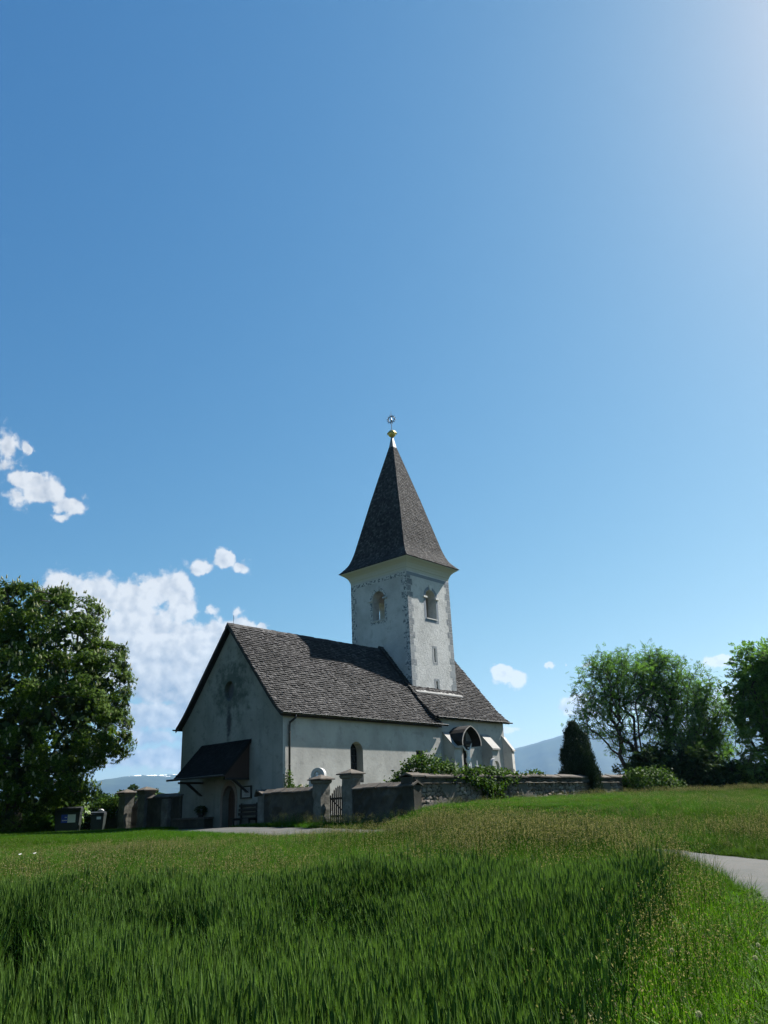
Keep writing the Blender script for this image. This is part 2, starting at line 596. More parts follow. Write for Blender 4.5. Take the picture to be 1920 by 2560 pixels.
def _rubble(t, o):
    co = obj_co(t)
    a = t.n('ShaderNodeAttribute', attribute_name='stone')
    c_ = t.mix(t.m('MULTIPLY', t.step(t.noise(co, 14, 5, .65), .4, .75), .5), a.outputs['Color'], (.10, .09, .08))
    bsdf(t, o, c_, .92, t.noise(co, 28, 5, .65), .6, .03, 0, .15)


M_rubble = mat('rubble_masonry', _rubble)


def _oldplaster(t, o):
    co = obj_co(t)
    n1 = t.noise(co, 1.1, 8, .66)
    n2 = t.noise(co, 4.5, 6, .68)
    c_ = t.ramp(n1, [(.3, (.026, .026, .021)), (.5, (.050, .047, .038)), (.66, (.085, .078, .062)), (.8, (.050, .031, .024))])
    c_ = t.mix(t.m('MULTIPLY', t.step(n2, .55, .7), .6), c_, (.035, .035, .03))
    bsdf(t, o, c_, .93, t.m('ADD', n1, t.m('MULTIPLY', n2, .5)), .6, .05, 0, .15)


M_oldplaster = mat('crumbling_plaster', _oldplaster)


def _pier(t, o):
    co = obj_co(t)
    n1 = t.noise(co, 2.3, 8, .66)
    c_ = t.ramp(n1, [(.3, (.075, .073, .062)), (.55, (.135, .13, .112)), (.72, (.20, .192, .17)), (.85, (.09, .065, .047))])
    n2 = t.noise(co, 7, 6, .7)
    c_ = t.mix(t.m('MULTIPLY', t.step(n2, .58, .68), .7), c_, (.05, .048, .042))
    bsdf(t, o, c_, .93, t.m('ADD', n1, n2), .5, .03, 0, .15)


M_pier = mat('pier_plaster', _pier)


def _slabstone(t, o):
    co = obj_co(t)
    n1 = t.noise(co, 2.6, 7, .68)
    c_ = t.ramp(n1, [(.3, (.05, .044, .037)), (.55, (.09, .08, .068)), (.75, (.14, .128, .112))])
    lich = t.noise(co, 6, 5, .7)
    c_ = t.mix(t.m('MULTIPLY', t.step(lich, .6, .68), .55), c_, (.22, .13, .05))
    bsdf(t, o, c_, .92, n1, .5, .03, 0, .15)


M_slabstone = mat('coping_stone', _slabstone)


def _ground(t, o):
    co = obj_co(t)
    n1 = t.noise(co, .16, 6, .6)
    n2 = t.noise(co, 3., 6, .7)
    c_ = t.mix(n1, (.030, .046, .014), (.062, .074, .026))
    c_ = t.mix(t.m('MULTIPLY', t.step(n2, .5, .75), .6), c_, (.10, .085, .045))
    bsdf(t, o, c_, .95, n2, .6, .08, 0, .1)


M_ground = mat('meadow_soil', _ground)


def _path(t, o):
    co = obj_co(t)
    n1 = t.noise(co, .9, 6, .6)
    n2 = t.noise(co, 26, 5, .72)
    c_ = t.mix(t.step(n1, .35, .65), (.050, .057, .053), (.076, .075, .069))
    c_ = t.mix(t.m('MULTIPLY', t.step(n2, .5, .68), .55), c_, (.035, .034, .032))
    c_ = t.mix(t.m('MULTIPLY', t.step(t.noise(co, 3.2, 6, .7), .56, .68), .4), c_, (.11, .105, .09))
    v = t.n('ShaderNodeTexVoronoi', feature='DISTANCE_TO_EDGE')
    t.put(v.inputs['Vector'], t.vm('ADD', co, t.vm('SCALE', t.noise(co, 1.4, 4, .6, 0, True), 1.1)))
    v.inputs['Scale'].default_value = .22
    crk = t.m('SUBTRACT', 1.0, t.step(v.outputs['Distance'], .004, .014))
    c_ = t.mix(t.m('MULTIPLY', crk, .75), c_, (.06, .055, .05))
    bsdf(t, o, c_, .9, n2, .4, .01, 0, .2)


M_path = mat('old_asphalt', _path)


def m_leaf(name, c0, c1, c2, transl=.35, rough=.5, spec=.35, pos=0.0, straw=None):
    def f(t, o):
        g = t.n('ShaderNodeNewGeometry')
        oi = t.n('ShaderNodeObjectInfo')
        r_ = t.m('FRACT', t.m('ADD', g.outputs['Random Per Island'], oi.outputs['Random']))
        c_ = t.ramp(r_, [(0, c0), (.55, c1), (1, c2)])
        if pos:
            pn = t.noise(g.outputs['Position'], pos, 4, .6)
            c_ = t.mix(t.step(pn, .38, .66), c_, straw)
        p = t.n('ShaderNodeBsdfPrincipled')
        t.put(p.inputs['Base Color'], c_)
        p.inputs['Roughness'].default_value = rough
        p.inputs['Specular IOR Level'].default_value = spec
        tr = t.n('ShaderNodeBsdfTranslucent')
        t.put(tr.inputs[0], t.mix(.6, c_, t.mix(1.0, c_, (1.2, 1.3, .42), 'MULTIPLY')))
        mx = t.n('ShaderNodeMixShader')
        mx.inputs[0].default_value = transl
        t.t.links.new(p.outputs[0], mx.inputs[1])
        t.t.links.new(tr.outputs[0], mx.inputs[2])
        t.t.links.new(mx.outputs[0], o.inputs[0])
    return mat(name, f)


M_chestleaf = m_leaf('chestnut_leaf', (.016, .038, .005), (.045, .085, .010), (.10, .155, .022), .32, .65, .04)
M_blossom = m_leaf('chestnut_blossom', (.20, .23, .11), (.29, .31, .18), (.38, .38, .27), .3, .8, .1)
M_ashleaf = m_leaf('ash_leaf', (.045, .105, .024), (.080, .165, .036), (.125, .235, .054), .48, .65, .04)
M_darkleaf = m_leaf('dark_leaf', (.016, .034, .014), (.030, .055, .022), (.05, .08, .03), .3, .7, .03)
M_yew = m_leaf('yew_needles', (.008, .018, .009), (.016, .032, .014), (.032, .055, .02), .1, .6, .25)
M_ivy = m_leaf('ivy_leaf', (.018, .042, .008), (.040, .080, .013), (.078, .130, .022), .3, .6, .06)
M_bright = m_leaf('fresh_leaf', (.05, .10, .018), (.08, .15, .025), (.12, .19, .035), .4)
M_bark = simple('bark', (.05, .042, .034), .95, .35, 9, 0, .15, .9, 16, .04)
M_wheat = m_leaf('wheat_green', (.019, .056, .009), (.034, .090, .014), (.058, .126, .020), .38, .65, .06)
M_ear = m_leaf('wheat_ear', (.045, .095, .018), (.070, .132, .025), (.105, .178, .036), .38, .6, .12)
M_grass = m_leaf('meadow_blade', (.028, .082, .008), (.044, .115, .011), (.070, .152, .018), .38, .7, .03, .22, (.046, .092, .011))
M_seed = m_leaf('seed_head', (.11, .115, .042), (.18, .165, .078), (.30, .255, .165), .35, .9, .02)
M_verge = m_leaf('verge_blade', (.036, .092, .005), (.058, .138, .007), (.095, .195, .012), .45, .6, .06)

# ================================================================== THE SETTING
# ground: one sheet out to the horizon, finer near the camera
def grid_axis(fine, lim, step, far):
    a = list(np.arange(-fine, fine + 1e-6, step))
    x = fine
    s_ = step
    while x < far:
        s_ *= 1.22
        x += s_
        a = [-x] + a + [x]
    return np.array(a)


gx = grid_axis(34, 0, .45, 9000)
gy = np.concatenate([-grid_axis(10, 0, 2, 60)[::-1][:4] * 0 - np.array([60, 30, 14, 6]), np.arange(-4, 56, .45)])
yy, s_ = 56.0, .45
ys = []
while yy < 9000:
    ys.append(yy)
    s_ *= 1.2
    yy += s_
gy = np.concatenate([gy, ys])
XX, YY = np.meshgrid(gx, gy)
ZZ = H(XX, YY)
nx, ny = len(gx), len(gy)
idx = np.arange(nx * ny).reshape(ny, nx)
faces = np.stack([idx[:-1, :-1], idx[:-1, 1:], idx[1:, 1:], idx[1:, :-1]], -1).reshape(-1, 4)
ground = link('ground', np_mesh('ground', np.stack([XX, YY, ZZ], -1).reshape(-1, 3), faces, M_ground, smooth=True))
tag(ground, kind='structure')

# path: comes from the right of the camera, bends behind the tall grass to the church door
PATH = [(3.6, -3), (4.3, 3), (5.15, 8), (5.85, 12), (6.25, 15.5), (6.0, 18.6), (4.6, 22), (2.6, 25.5), (-.2, 29), (-3.4, 32.2), (-6.6, 35.2), (-9.2, 38.4), (-10.6, 41.5)]


def catmull(pts, n=8):
    out = []
    P = [pts[0]] + list(pts) + [pts[-1]]
    for i in range(1, len(P) - 2):
        p0, p1, p2, p3 = [np.array(P[i + k], float) for k in (-1, 0, 1, 2)]
        for k in range(n):
            t = k / n
            out.append(.5 * ((2 * p1) + (-p0 + p2) * t + (2 * p0 - 5 * p1 + 4 * p2 - p3) * t ** 2 + (-p0 + 3 * p1 - 3 * p2 + p3) * t ** 3))
    out.append(np.array(pts[-1], float))
    return np.array(out)


PC = catmull(PATH, 10)
tang = np.gradient(PC, axis=0)
tang /= np.linalg.norm(tang, axis=1)[:, None]
nrm = np.stack([tang[:, 1], -tang[:, 0]], -1)
PW = 1.1


def path_dist(x, y):
    x = np.asarray(x, float).ravel()
    y = np.asarray(y, float).ravel()
    d = np.full(x.shape, 1e9)
    for p, pw_ in zip(PC[::3], PWs[::3]):
        d = np.minimum(d, np.hypot(x - p[0], y - p[1]) - (pw_ - PW))
    return d


PWs = PW + 1.0 * np.clip((PC[:, 1] - 28) / 5, 0, 1)
pv = []
K = 9
for p, n_, pw_ in zip(PC, nrm, PWs):
    for k in range(K):
        q = p + n_ * pw_ * (1 + .06 * math.sin(p[1] * 3.1 + k) + .05 * math.sin(p[1] * 7.3)) * (2 * k / (K - 1) - 1)
        pv.append((q[0], q[1], float(H(q[0], q[1])) + .035 - .03 * (abs(2 * k / (K - 1) - 1) ** 8)))
ii = np.arange(len(PC) * K).reshape(len(PC), K)
pf = np.stack([ii[:-1, :-1], ii[:-1, 1:], ii[1:, 1:], ii[1:, :-1]], -1).reshape(-1, 4)
path_me = np_mesh('path', pv, pf, M_path, smooth=True)
fix_normals(path_me)
tag(link('path', path_me), kind='structure')


# far mountains: ridged terrain, real size, blue only through the air
def _mountain(t, o):
    co = obj_co(t)
    x, y, z = t.sep(co)
    n1 = t.noise(co, .0016, 8, .65)
    c_ = t.mix(t.step(n1, .4, .62), (.007, .014, .010), (.026, .04, .022))
    snow = t.step(t.m('ADD', z, t.m('MULTIPLY', t.m('SUBTRACT', t.noise(co, .011, 7, .75), .5), 110.)), 386, 390)
    snow = t.m('MULTIPLY', snow, t.step(t.noise(co, .02, 3, .6), .47, .53))
    c_ = t.mix(t.m('MULTIPLY', snow, t.step(t.m('MULTIPLY', x, -1.0), 1250, 1500)), c_, (.85, .87, .9))
    bsdf(t, o, c_, .95)


M_mount = mat('mountain_forest', _mountain)


def fbm1(x, seed, octs=6, f0=1.0):
    r_ = np.random.default_rng(seed)
    y = np.zeros_like(x)
    a = 1.0
    f = f0
    for _ in range(octs):
        y += a * np.sin(x * f + r_.uniform(0, 6.28)) * np.cos(x * f * .63 + r_.uniform(0, 6.28))
        a *= .5
        f *= 2.03
    return y


def ridge(name, prof, depth, seed, rough, wid):
    """prof: (azimuth deg, elevation deg of the crest) seen from the meadow; depth: distance in m"""
    azs = np.linspace(prof[0][0], prof[-1][0], 260)
    el = np.interp(azs, [p[0] for p in prof], [p[1] for p in prof])
    d = depth * (1 + .05 * fbm1(azs * .12, seed + 5, 3))
    crest = np.tan(np.radians(el)) * d + 1.6 + fbm1(azs, seed, 6, .9) * rough
    rows = 40
    V = []
    for j in range(rows):
        t = j / (rows - 1)                    # from foot (near) over the crest to the far foot
        s_ = 1 - abs(t - .6) / (.6 if t < .6 else .4)
        sh = s_ ** 1.15
        rr = d + wid * (t - .6)
        spur = fbm1(azs * 1.4 + j * .11, seed + 2, 5, 1.6) * rough * 2.2 * s_ * (1 - s_) * 2
        z = -62 + (crest + 62) * sh + spur
        V.append(np.stack([np.sin(np.radians(azs)) * rr, np.cos(np.radians(azs)) * rr, z], -1))
    V = np.array(V).reshape(-1, 3)
    q = np.arange(rows * 260).reshape(rows, 260)
    F = np.stack([q[:-1, :-1], q[:-1, 1:], q[1:, 1:], q[1:, :-1]], -1).reshape(-1, 4)
    me = np_mesh(name, V, F, M_mount, smooth=True)
    fix_normals(me)
    return tag(link(name, me), kind='structure')


ridge('mountains', [(-42, 2.2), (-32, 2.6), (-24, 2.75), (-21, 2.75), (-18.4, 3.05), (-16, 3.15), (-12, 3.1), (-7, 2.9), (-1, 2.7), (4, 2.9), (8.1, 3.75), (10, 4.25), (12, 4.7), (14, 4.85), (16.5, 4.6), (19, 4.3), (22, 4.6), (26, 4.9), (33, 4.2), (44, 3.6)], 7200, 3, 9, 3400)
ridge('hills', [(-42, .9), (-30, 1.0), (-24, .9), (-20, .8), (-16, .7), (-8, .8), (-2, 1.0), (5, 1.75), (8, 2.0), (10, 2.15), (12.5, 2.35), (14, 2.0), (17, 2.3), (22, 1.9), (27, 1.6), (36, 1.2), (44, 1.0)], 3600, 21, 7, 1500)

# ================================================================== CHURCH
church = thing('church', 'old white village church with shingled roofs and a pointed square bell tower', 'church', CH)
E_Z, CY = 6.54, 4.2


def p3(u):
    return lambda a, b, t: (t, a, b)


# ---- nave walls
M_niche = simple('niche_shade_plaster', (.075, .078, .09), .95, .3, 4)  # shade of the recess put into the colour of the niche back
nave_prof = [(0, .6), (0, 6.50), (.42, 6.92), (.84, 7.38), (2.13, 8.92), (4.2, 11.4), (6.27, 8.92), (7.56, 7.38), (7.98, 6.92), (8.4, 6.50), (8.4, .6)]
mb = MB()
mb.prism(nave_prof, lambda a, b, t: (t, a, b), 0, 12.3)
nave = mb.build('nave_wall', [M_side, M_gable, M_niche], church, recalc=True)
cut = MB()
cut.prism([(a, b) for a, b in arch(.95, 2.05, 10, 5.12, 3.22)], lambda a, b, t: (a, t, b), -.2, .52)
cut.prism([(a, b) for a, b in arch(1.02, 2.28, 10, 4.08, 1.05, .35)], lambda a, b, t: (t, a, b), -.2, .5)
cut.prism([(4.29 + .42 * math.sin(q) * (1 - .1 * (math.cos(q) < 0)), 8.06 + .52 * math.cos(q)) for q in np.linspace(0, 2 * math.pi, 20, endpoint=False)], lambda a, b, t: (t, a, b), -.2, .26)
cut.box(10.0, 10.62, -.2, .3, 4.35, 4.95)
carve(nave, cut)
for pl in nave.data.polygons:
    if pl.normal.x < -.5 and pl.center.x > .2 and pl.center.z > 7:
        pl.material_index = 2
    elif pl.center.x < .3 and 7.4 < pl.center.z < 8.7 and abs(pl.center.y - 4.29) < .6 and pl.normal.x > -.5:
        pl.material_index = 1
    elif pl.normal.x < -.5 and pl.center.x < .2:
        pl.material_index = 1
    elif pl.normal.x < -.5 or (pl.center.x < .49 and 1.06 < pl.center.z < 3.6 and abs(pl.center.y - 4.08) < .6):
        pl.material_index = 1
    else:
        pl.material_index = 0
# nave window, hatch, door
w = MB()
w.prism(arch(.93, 2.02, 10, 5.12, 3.235), lambda a, b, t: (a, t, b), .46, .50)
win = w.build('window', M_glass, church, recalc=True)
f_ = MB()
for k in range(5):
    f_.box(4.68, 5.56, .44, .457, 3.5 + k * .36, 3.52 + k * .36)
for k in range(3):
    f_.box(4.86 + k * .25, 4.88 + k * .25, .438, .456, 3.24, 5.12)
f_.build('window_bars', M_blackmetal, win)
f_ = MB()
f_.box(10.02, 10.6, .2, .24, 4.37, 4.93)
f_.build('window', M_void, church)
d_ = MB()
d_.prism(arch(1.0, 2.25, 10, 4.08, 1.06, .35), lambda a, b, t: (t, a, b), .36, .43)
door = d_.build('door', M_brownwood, church, recalc=True)
d_ = MB()
for k in range(6):
    d_.box(.352, .36, 3.62 + k * .165, 3.75 + k * .165, 1.1, 3.0 - abs(k - 2.5) * .1)
d_.build('door_boards', M_brownwood, door)
d_ = MB()
d_.tube([(.33, 3.78, 2.05), (.30, 3.78, 2.05), (.30, 3.9, 2.05)], .016, 6)
d_.build('door_handle', M_blackmetal, door)
s_ = MB()
s_.prism(arch(1.34, 2.48, 12, 4.08, 1.05, .3), lambda a, b, t: (t, a, b), -.035, .1)
sur = s_.build('door_surround', simple('pink_sandstone', (.19, .15, .13), .9, .25, 5), church, recalc=True)
c2 = MB()
c2.prism(arch(1.03, 2.3, 10, 4.08, 1.0, .35), lambda a, b, t: (t, a, b), -.3, .3)
carve(sur, c2)
s_ = MB()
s_.box(-.75, -.02, 3.2, 4.95, .9, 1.14)
s_.box(-1.2, -.75, 3.05, 5.1, .85, 1.0)
s_.build('doorstep', M_slabstone, church, bevel=.02)


# ---- shingles
def shingle_course(mb, a0, b0, a1, b1, nv, wid, lift, m=0):
    """one course between bottom edge a0-b0 and top edge a1-b1, cut into separate shingles"""
    L = (b0 - a0).length
    if L < .02:
        return
    t = 0.0
    up_ = (a1 - a0)
    ul = up_.length
    while t < 1 - 1e-6:
        w_ = random.uniform(.75, 1.25) * wid / L
        t2 = t + w_
        if 1 - t2 < .5 * wid / L:
            t2 = 1.0
        j = random.uniform(-.10, .10)
        l1 = lift * random.uniform(.7, 1.5)
        l1b = l1 + random.uniform(-.3, .3) * lift
        g = .06 * (t2 - t)
        A, B = a0.lerp(b0, t + g), a0.lerp(b0, t2 - g)
        C, D = a1.lerp(b1, t2 - g), a1.lerp(b1, t + g)
        A, B = A - (D - A) * j * .5, B - (C - B) * j * .5
        A2, B2 = A + nv * l1, B + nv * l1b
        C2, D2 = C + nv * .006, D + nv * .006
        o = len(mb.v)
        mb.v += [tuple(x) for x in (A2, B2, C2, D2, A - nv * .003, B - nv * .003)]
        mb.f += [(o, o + 1, o + 2, o + 3), (o + 4, o + 5, o + 1, o), (o + 4, o, o + 3), (o + 1, o + 5, o + 2)]
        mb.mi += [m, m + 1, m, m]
        t = t2


def roof_side(mb, prof, u0, u1, expo, wid, lift, outward):
    """prof: (v,z) from eave to ridge; extruded along u; outward = side the slope falls to"""
    pts = [Vector((0, a, b)) for a, b in prof]
    seg = [(pts[i + 1] - pts[i]).length for i in range(len(pts) - 1)]
    tot = sum(seg)

    def at(s):
        for i, l in enumerate(seg):
            if s <= l or i == len(seg) - 1:
                return pts[i].lerp(pts[i + 1], min(1, s / l)), (pts[i + 1] - pts[i]).normalized()
            s -= l
    n = int(round(tot / expo))
    for k in range(n):
        p0, d0 = at(tot * k / n)
        p1, d1 = at(min(tot, tot * (k + 1.35) / n))
        nv = Vector((0, -d0.z, d0.y)) if outward > 0 else Vector((0, d0.z, -d0.y))
        if nv.z < 0:
            nv = -nv
        wob = .012 * math.sin(k * 1.7)
        a0, b0 = Vector((u0, p0.y, p0.z)), Vector((u1, p0.y, p0.z))
        a1, b1 = Vector((u0, p1.y, p1.z)), Vector((u1, p1.y, p1.z))
        a0.x -= wob
        b0.x += wob
        shingle_course(mb, a0, b0, a1, b1, nv, wid, lift)


def mirror(prof, c):
    return [(2 * c - a, b) for a, b in prof]


def slab(mb, prof, th, u0, u1, m=0):
    lower = [(a, b - th) for a, b in prof]
    mb.prism(prof + lower[::-1], lambda a, b, t: (t, a, b), u0, u1, m)


NR = [(-.2, 6.50), (.05, 6.73), (.42, 7.10), (.84, 7.58), (2.13, 9.13), (4.2, 11.62)]
mb = MB()
lower = [(a, b - .1) for a, b in NR]
full = NR + mirror(NR, CY)[::-1][1:]
slab(mb, full, .11, -.26, 12.35)
nroof = mb.build('nave_roof', M_slab, church, recalc=True)
mb = MB()
roof_side(mb, NR, -.3, 12.42, .165, .16, .055, 1)
mb.build('shingles', [M_shingle, M_edgeshade], nroof)
mb = MB()
roof_side(mb, mirror(NR, CY), -.3, 12.42, .145, .15, .03, -1)
mb.build('shingles', [M_shingle, M_edgeshade], nroof)
mb = MB()                                   # ridge boards lying over the top course
u = -.32
while u < 11.8:
    l = random.uniform(.22, .34)
    z = 11.66 + random.uniform(-.012, .014)
    mb.add([(u, 3.98, z - .24), (u + l, 3.98, z - .24), (u + l, 4.2, z + .03), (u, 4.2, z + .03), (u, 4.42, z - .24), (u + l, 4.42, z - .24)], [(0, 1, 2, 3), (3, 2, 5, 4), (0, 3, 4)])
    u += l + .005
mb.build('ridge_cap', M_shingle, nroof)
mb = MB()
for pr in (NR, mirror(NR, CY)):
    for i in range(len(pr) - 1):
        (a, b), (c, d) = pr[i], pr[i + 1]
        mb.prism([(a, b + .02), (c, d + .02), (c, d - .2), (a, b - .2)], lambda p, q, t: (t, p, q), -.315, -.262)
mb.build('verge_board', M_darkwood, nroof, recalc=True)
mb = MB()
mb.tube([(.1, 4.2, 11.6), (.1, 4.2, 12.15)], .012, 5)
mb.build('lightning_rod', M_blackmetal, nroof)


def gutter(name, u0, u1, v, z, sgn, parent, r_=.075):
    m_ = MB()
    n = 9
    for i in range(n - 1):
        t0, t1 = math.pi * (1 + i / (n - 1)), math.pi * (1 + (i + 1) / (n - 1))
        for rr, flip in ((r_, 0), (r_ - .008, 1)):
            q = [(u0, v + rr * math.cos(t0), z + rr * math.sin(t0)), (u1, v + rr * math.cos(t0), z + rr * math.sin(t0)), (u1, v + rr * math.cos(t1), z + rr * math.sin(t1)), (u0, v + rr * math.cos(t1), z + rr * math.sin(t1))]
            m_.quad(*(q if flip else q[::-1]))
    m_.tube([(u0, v + sgn * r_, z + .005), (u1, v + sgn * r_, z + .005)], .007, 6, 1)  # highlight along the gutter rim, built as a pale bead
    for uu in (u0, u1):
        m_.add([(uu, v + r_ * math.cos(t), z + r_ * math.sin(t)) for t in np.linspace(math.pi, 2 * math.pi, 9)], [tuple(range(9))])
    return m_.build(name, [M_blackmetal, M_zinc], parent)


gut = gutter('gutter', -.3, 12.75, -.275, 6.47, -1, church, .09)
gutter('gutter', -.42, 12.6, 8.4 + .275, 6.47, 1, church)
mb = MB()
mb.tube([(.62, -.27, 6.42), (.60, -.26, 6.24), (.36, -.11, 6.02), (.34, -.10, 5.88), (.34, -.10, 1.3)], .055, 8)
for z in (5.5, 4.0, 2.6):
    mb.tube([(.34, -.10, z), (.34, -.10, z + .05)], .066, 8)
mb.build('downpipe', M_blackmetal, church, smooth=True)
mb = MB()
mb.box(0.0, 12.3, -.17, -.001, 6.40, 6.43)
mb.box(-.25, 12.3, -.19, -.1705, 6.30, 6.50)  # added dark strip for the shadow below the gutter
mb.build('soffit_and_shade_strip', M_darkwood, church)

# ---- chancel
mb = MB()
mb.prism([(.12, 1.0), (.12, 6.98), (.55, 7.32), (.95, 7.7), (2.13, 9.08), (4.2, 11.6), (6.27, 9.08), (7.45, 7.7), (7.85, 7.32), (8.28, 6.98), (8.28, 1.0)], lambda a, b, t: (t, a, b), 12.301, 19.25)
mb.build('chancel_wall', M_chan, church, recalc=True)
CR = [(-.12, 6.95), (.15, 7.17), (.55, 7.52), (.95, 7.93), (2.13, 9.33), (4.2, 11.84)]
mb = MB()
slab(mb, CR + mirror(CR, CY)[::-1][1:], .12, 11.9, 19.66)
croof = mb.build('chancel_roof', M_slab, church, recalc=True)
for pr, sg in ((CR, 1), (mirror(CR, CY), -1)):
    mb = MB()
    roof_side(mb, pr, 11.86, 19.7, .165, .16, .055, sg)
    mb.build('shingles', [M_shingle, M_edgeshade], croof)
mb = MB()
for pr in (CR, mirror(CR, CY)):
    for i in range(len(pr) - 1):
        (a, b), (c, d) = pr[i], pr[i + 1]
        mb.prism([(a, b + .03), (c, d + .03), (c, d - .48), (a, b - .48)], lambda p, q, t: (t, p, q), 11.84, 11.899)
mb.build('verge_board', M_darkwood, croof, recalc=True)
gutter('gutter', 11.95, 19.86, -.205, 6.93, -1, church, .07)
for u0, u1, v1, ang in ((12.72, 13.42, -.66, 0), (16.62, 17.38, -.66, 0), (18.95, 19.55, -.45, R(19))):
    T = Matrix.Translation((u0 if not ang else 18.98, .12, 0)) @ Matrix.Rotation(ang, 4, 'Z')
    wd = u1 - u0
    ln = -(v1 - .12)
    pf_ = [(0.05, .8), (.05, 6.0), (-.1, 6.0), (-ln, 5.14), (-ln, .8)]
    mb = MB()
    mb.prism(pf_, lambda a, b, t: tuple(T @ Vector((t, a, b))), 0, wd)
    b_ = mb.build('buttress', M_chan, church, recalc=True)
    mb = MB()
    mb.prism([(.0, 6.11), (-ln - .08, 5.19), (-ln - .08, 5.09), (-.06, 6.0), (.0, 6.0)], lambda a, b, t: tuple(T @ Vector((t, a, b))), -.05, wd + .05)
    mb.build('buttress_cap', M_capstone, b_, recalc=True)

# ---- porch canopy over the door
mb = MB()
cprof = [(.02, 5.42), (-1.62, 3.76), (-1.62, 3.66), (.02, 5.30)]
mb.prism(cprof, lambda a, b, t: (a, t, b), 2.38, 6.5)
can = mb.build('porch_canopy', M_slab, church, recalc=True)
mb = MB()
n = 17
for k in range(n):
    p0 = Vector((-1.66 + 1.66 * k / n, 0, 3.76 + 1.68 * k / n))
    p1 = Vector((-1.66 + 1.66 * (k + 1.35) / n, 0, 3.76 + 1.68 * (k + 1.35) / n))
    nv = Vector((-.71, 0, .70))
    shingle_course(mb, Vector((p0.x, 6.54, p0.z)), Vector((p0.x, 2.34, p0.z)), Vector((p1.x, 6.54, p1.z)), Vector((p1.x, 2.34, p1.z)), nv, .15, .025)
mb.build('shingles', [M_shdark, M_edgeshade], can)
for vv in (2.5, 6.3):
    mb = MB()
    mb.prism([(-.02, 5.26), (-1.5, 3.74), (-1.5, 3.6), (-.02, 3.6)] if vv < 3 else [(-.02, 3.95), (-.02, 3.8), (-1.4, 3.72), (-1.4, 3.82)], lambda a, b, t: (a, t, b), vv, vv + .08)
    mb.build('side_boarding', M_brownwood, can, recalc=True)
mb = MB()
for v0 in (2.48, 6.28):
    mb = MB()
    mb.prism([(-.02, 2.9), (-.14, 2.9), (-1.02, 3.5), (-1.5, 3.5), (-1.5, 3.6), (-.02, 3.6), (-.02, 3.5), (-.84, 3.5)], lambda a, b, t: (a, t, b), v0, v0 + .12)
    mb.build('bracket', M_darkwood, can, recalc=True)
T = Matrix.Rotation(R(90), 4, 'Z')
mb = MB()
mb.tube([(-1.72, 2.3, 3.68), (-1.72, 7.05, 3.70)], .05, 8)
mb.tube([(-1.77, 2.3, 3.72), (-1.77, 7.05, 3.74)], .012, 6, 1)  # thin pale tube drawn as the highlight on this gutter
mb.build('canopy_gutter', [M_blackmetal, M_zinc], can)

# ---- tower
TU0, TU1, TV0, TV1 = 12.2, 16.68, 1.83, 6.9
TZ = 16.95


def taper(u, v, z):
    k = 1 + .012 * (16.9 - z) / 8
    return ((u - 14.44) * k + 14.44, (v - 4.365) * k + 4.365, z)


mb = MB()
ring = lambda z: [taper(TU0, TV0, z), taper(TU1, TV0, z), taper(TU1, TV1, z), taper(TU0, TV1, z)]
mb.add(ring(6.0) + ring(TZ), [(3, 2, 1, 0), (4, 5, 6, 7), (0, 1, 5, 4), (1, 2, 6, 5), (2, 3, 7, 6), (3, 0, 4, 7)])
tower = mb.build('tower', [M_tower, M_void], church, recalc=True)
cut = MB()
cut.box(12.85, 16.05, 2.5, 6.25, 13.0, 16.5)
carve(tower, cut)
BW, BH, BZ = 1.06, 1.98, 13.58
UC, VC = 14.56, 4.40
cut = MB()
cut.prism(arch(BW, BH, 12, UC, BZ), lambda a, b, t: (a, t, b), 1.2, 7.6)
carve(tower, cut)
cut = MB()
cut.prism(arch(BW, BH, 12, VC, BZ + .06), lambda a, b, t: (t, a, b), 11.5, 17.4)
carve(tower, cut)
cut = MB()
SL = ((14.62, 10.72, 11.62), (14.66, 8.82, 9.5))
for uc, z0, z1 in SL:
    cut.box(uc - .10, uc + .10, 1.2, 3.4, z0, z1)
carve(tower, cut)
# quoins: right face (crisp), left face (worn)
qcol = [MB(), MB(), MB(), MB()]
k = 0
for z in np.arange(8.55, 16.2, .44):
    zt = z + .40
    wl = .36 if k % 2 else .52
    for (ua, ub) in ((TU0, TU0 + wl), (TU1 - (.52 if k % 2 else .34), TU1)):
        a, b = taper(ua, TV0, z), taper(ub, TV0, z)
        c_, d = taper(ua, TV0, zt), taper(ub, TV0, zt)
        if not (ub == TU1 and z < 8.9):
            qcol[0 if ua == TU0 else 1].add([(a[0] - (.004 if ua == TU0 else 0), a[1] - .006, z), (b[0], b[1] - .006, z), (d[0], d[1] - .006, zt), (c_[0] - (.004 if ua == TU0 else 0), c_[1] - .006, zt), (a[0], a[1] + .02, z), (b[0], b[1] + .02, z), (d[0], d[1] + .02, zt), (c_[0], c_[1] + .02, zt)], [(0, 1, 2, 3), (3, 2, 6, 7), (1, 5, 6, 2), (4, 0, 3, 7), (4, 5, 1, 0)])
    for va, vb in ((TV0, TV0 + (.30 if k % 2 else .5)), (TV1 - (.5 if k % 2 else .3), TV1)):
        if va > 4 and z < 11.4:
            continue
        a, b = taper(TU0, va, z), taper(TU0, vb, z)
        c_, d = taper(TU0, va, zt), taper(TU0, vb, zt)
        qcol[2 if va == TV0 else 3].add([(a[0] - .006, a[1], z), (b[0] - .006, b[1], z), (d[0] - .006, d[1], zt), (c_[0] - .006, c_[1], zt)], [(0, 3, 2, 1)])
    k += 1
qcol[0].build('quoin_column', M_quoin, tower)
qcol[1].build('quoin_column', M_quoin, tower)
qcol[2].build('worn_quoin_column', M_quoinworn, tower)
qcol[3].build('worn_quoin_column', M_quoinworn, tower)
mb = MB()
a, b = TU0 - .01, TU1 + .01
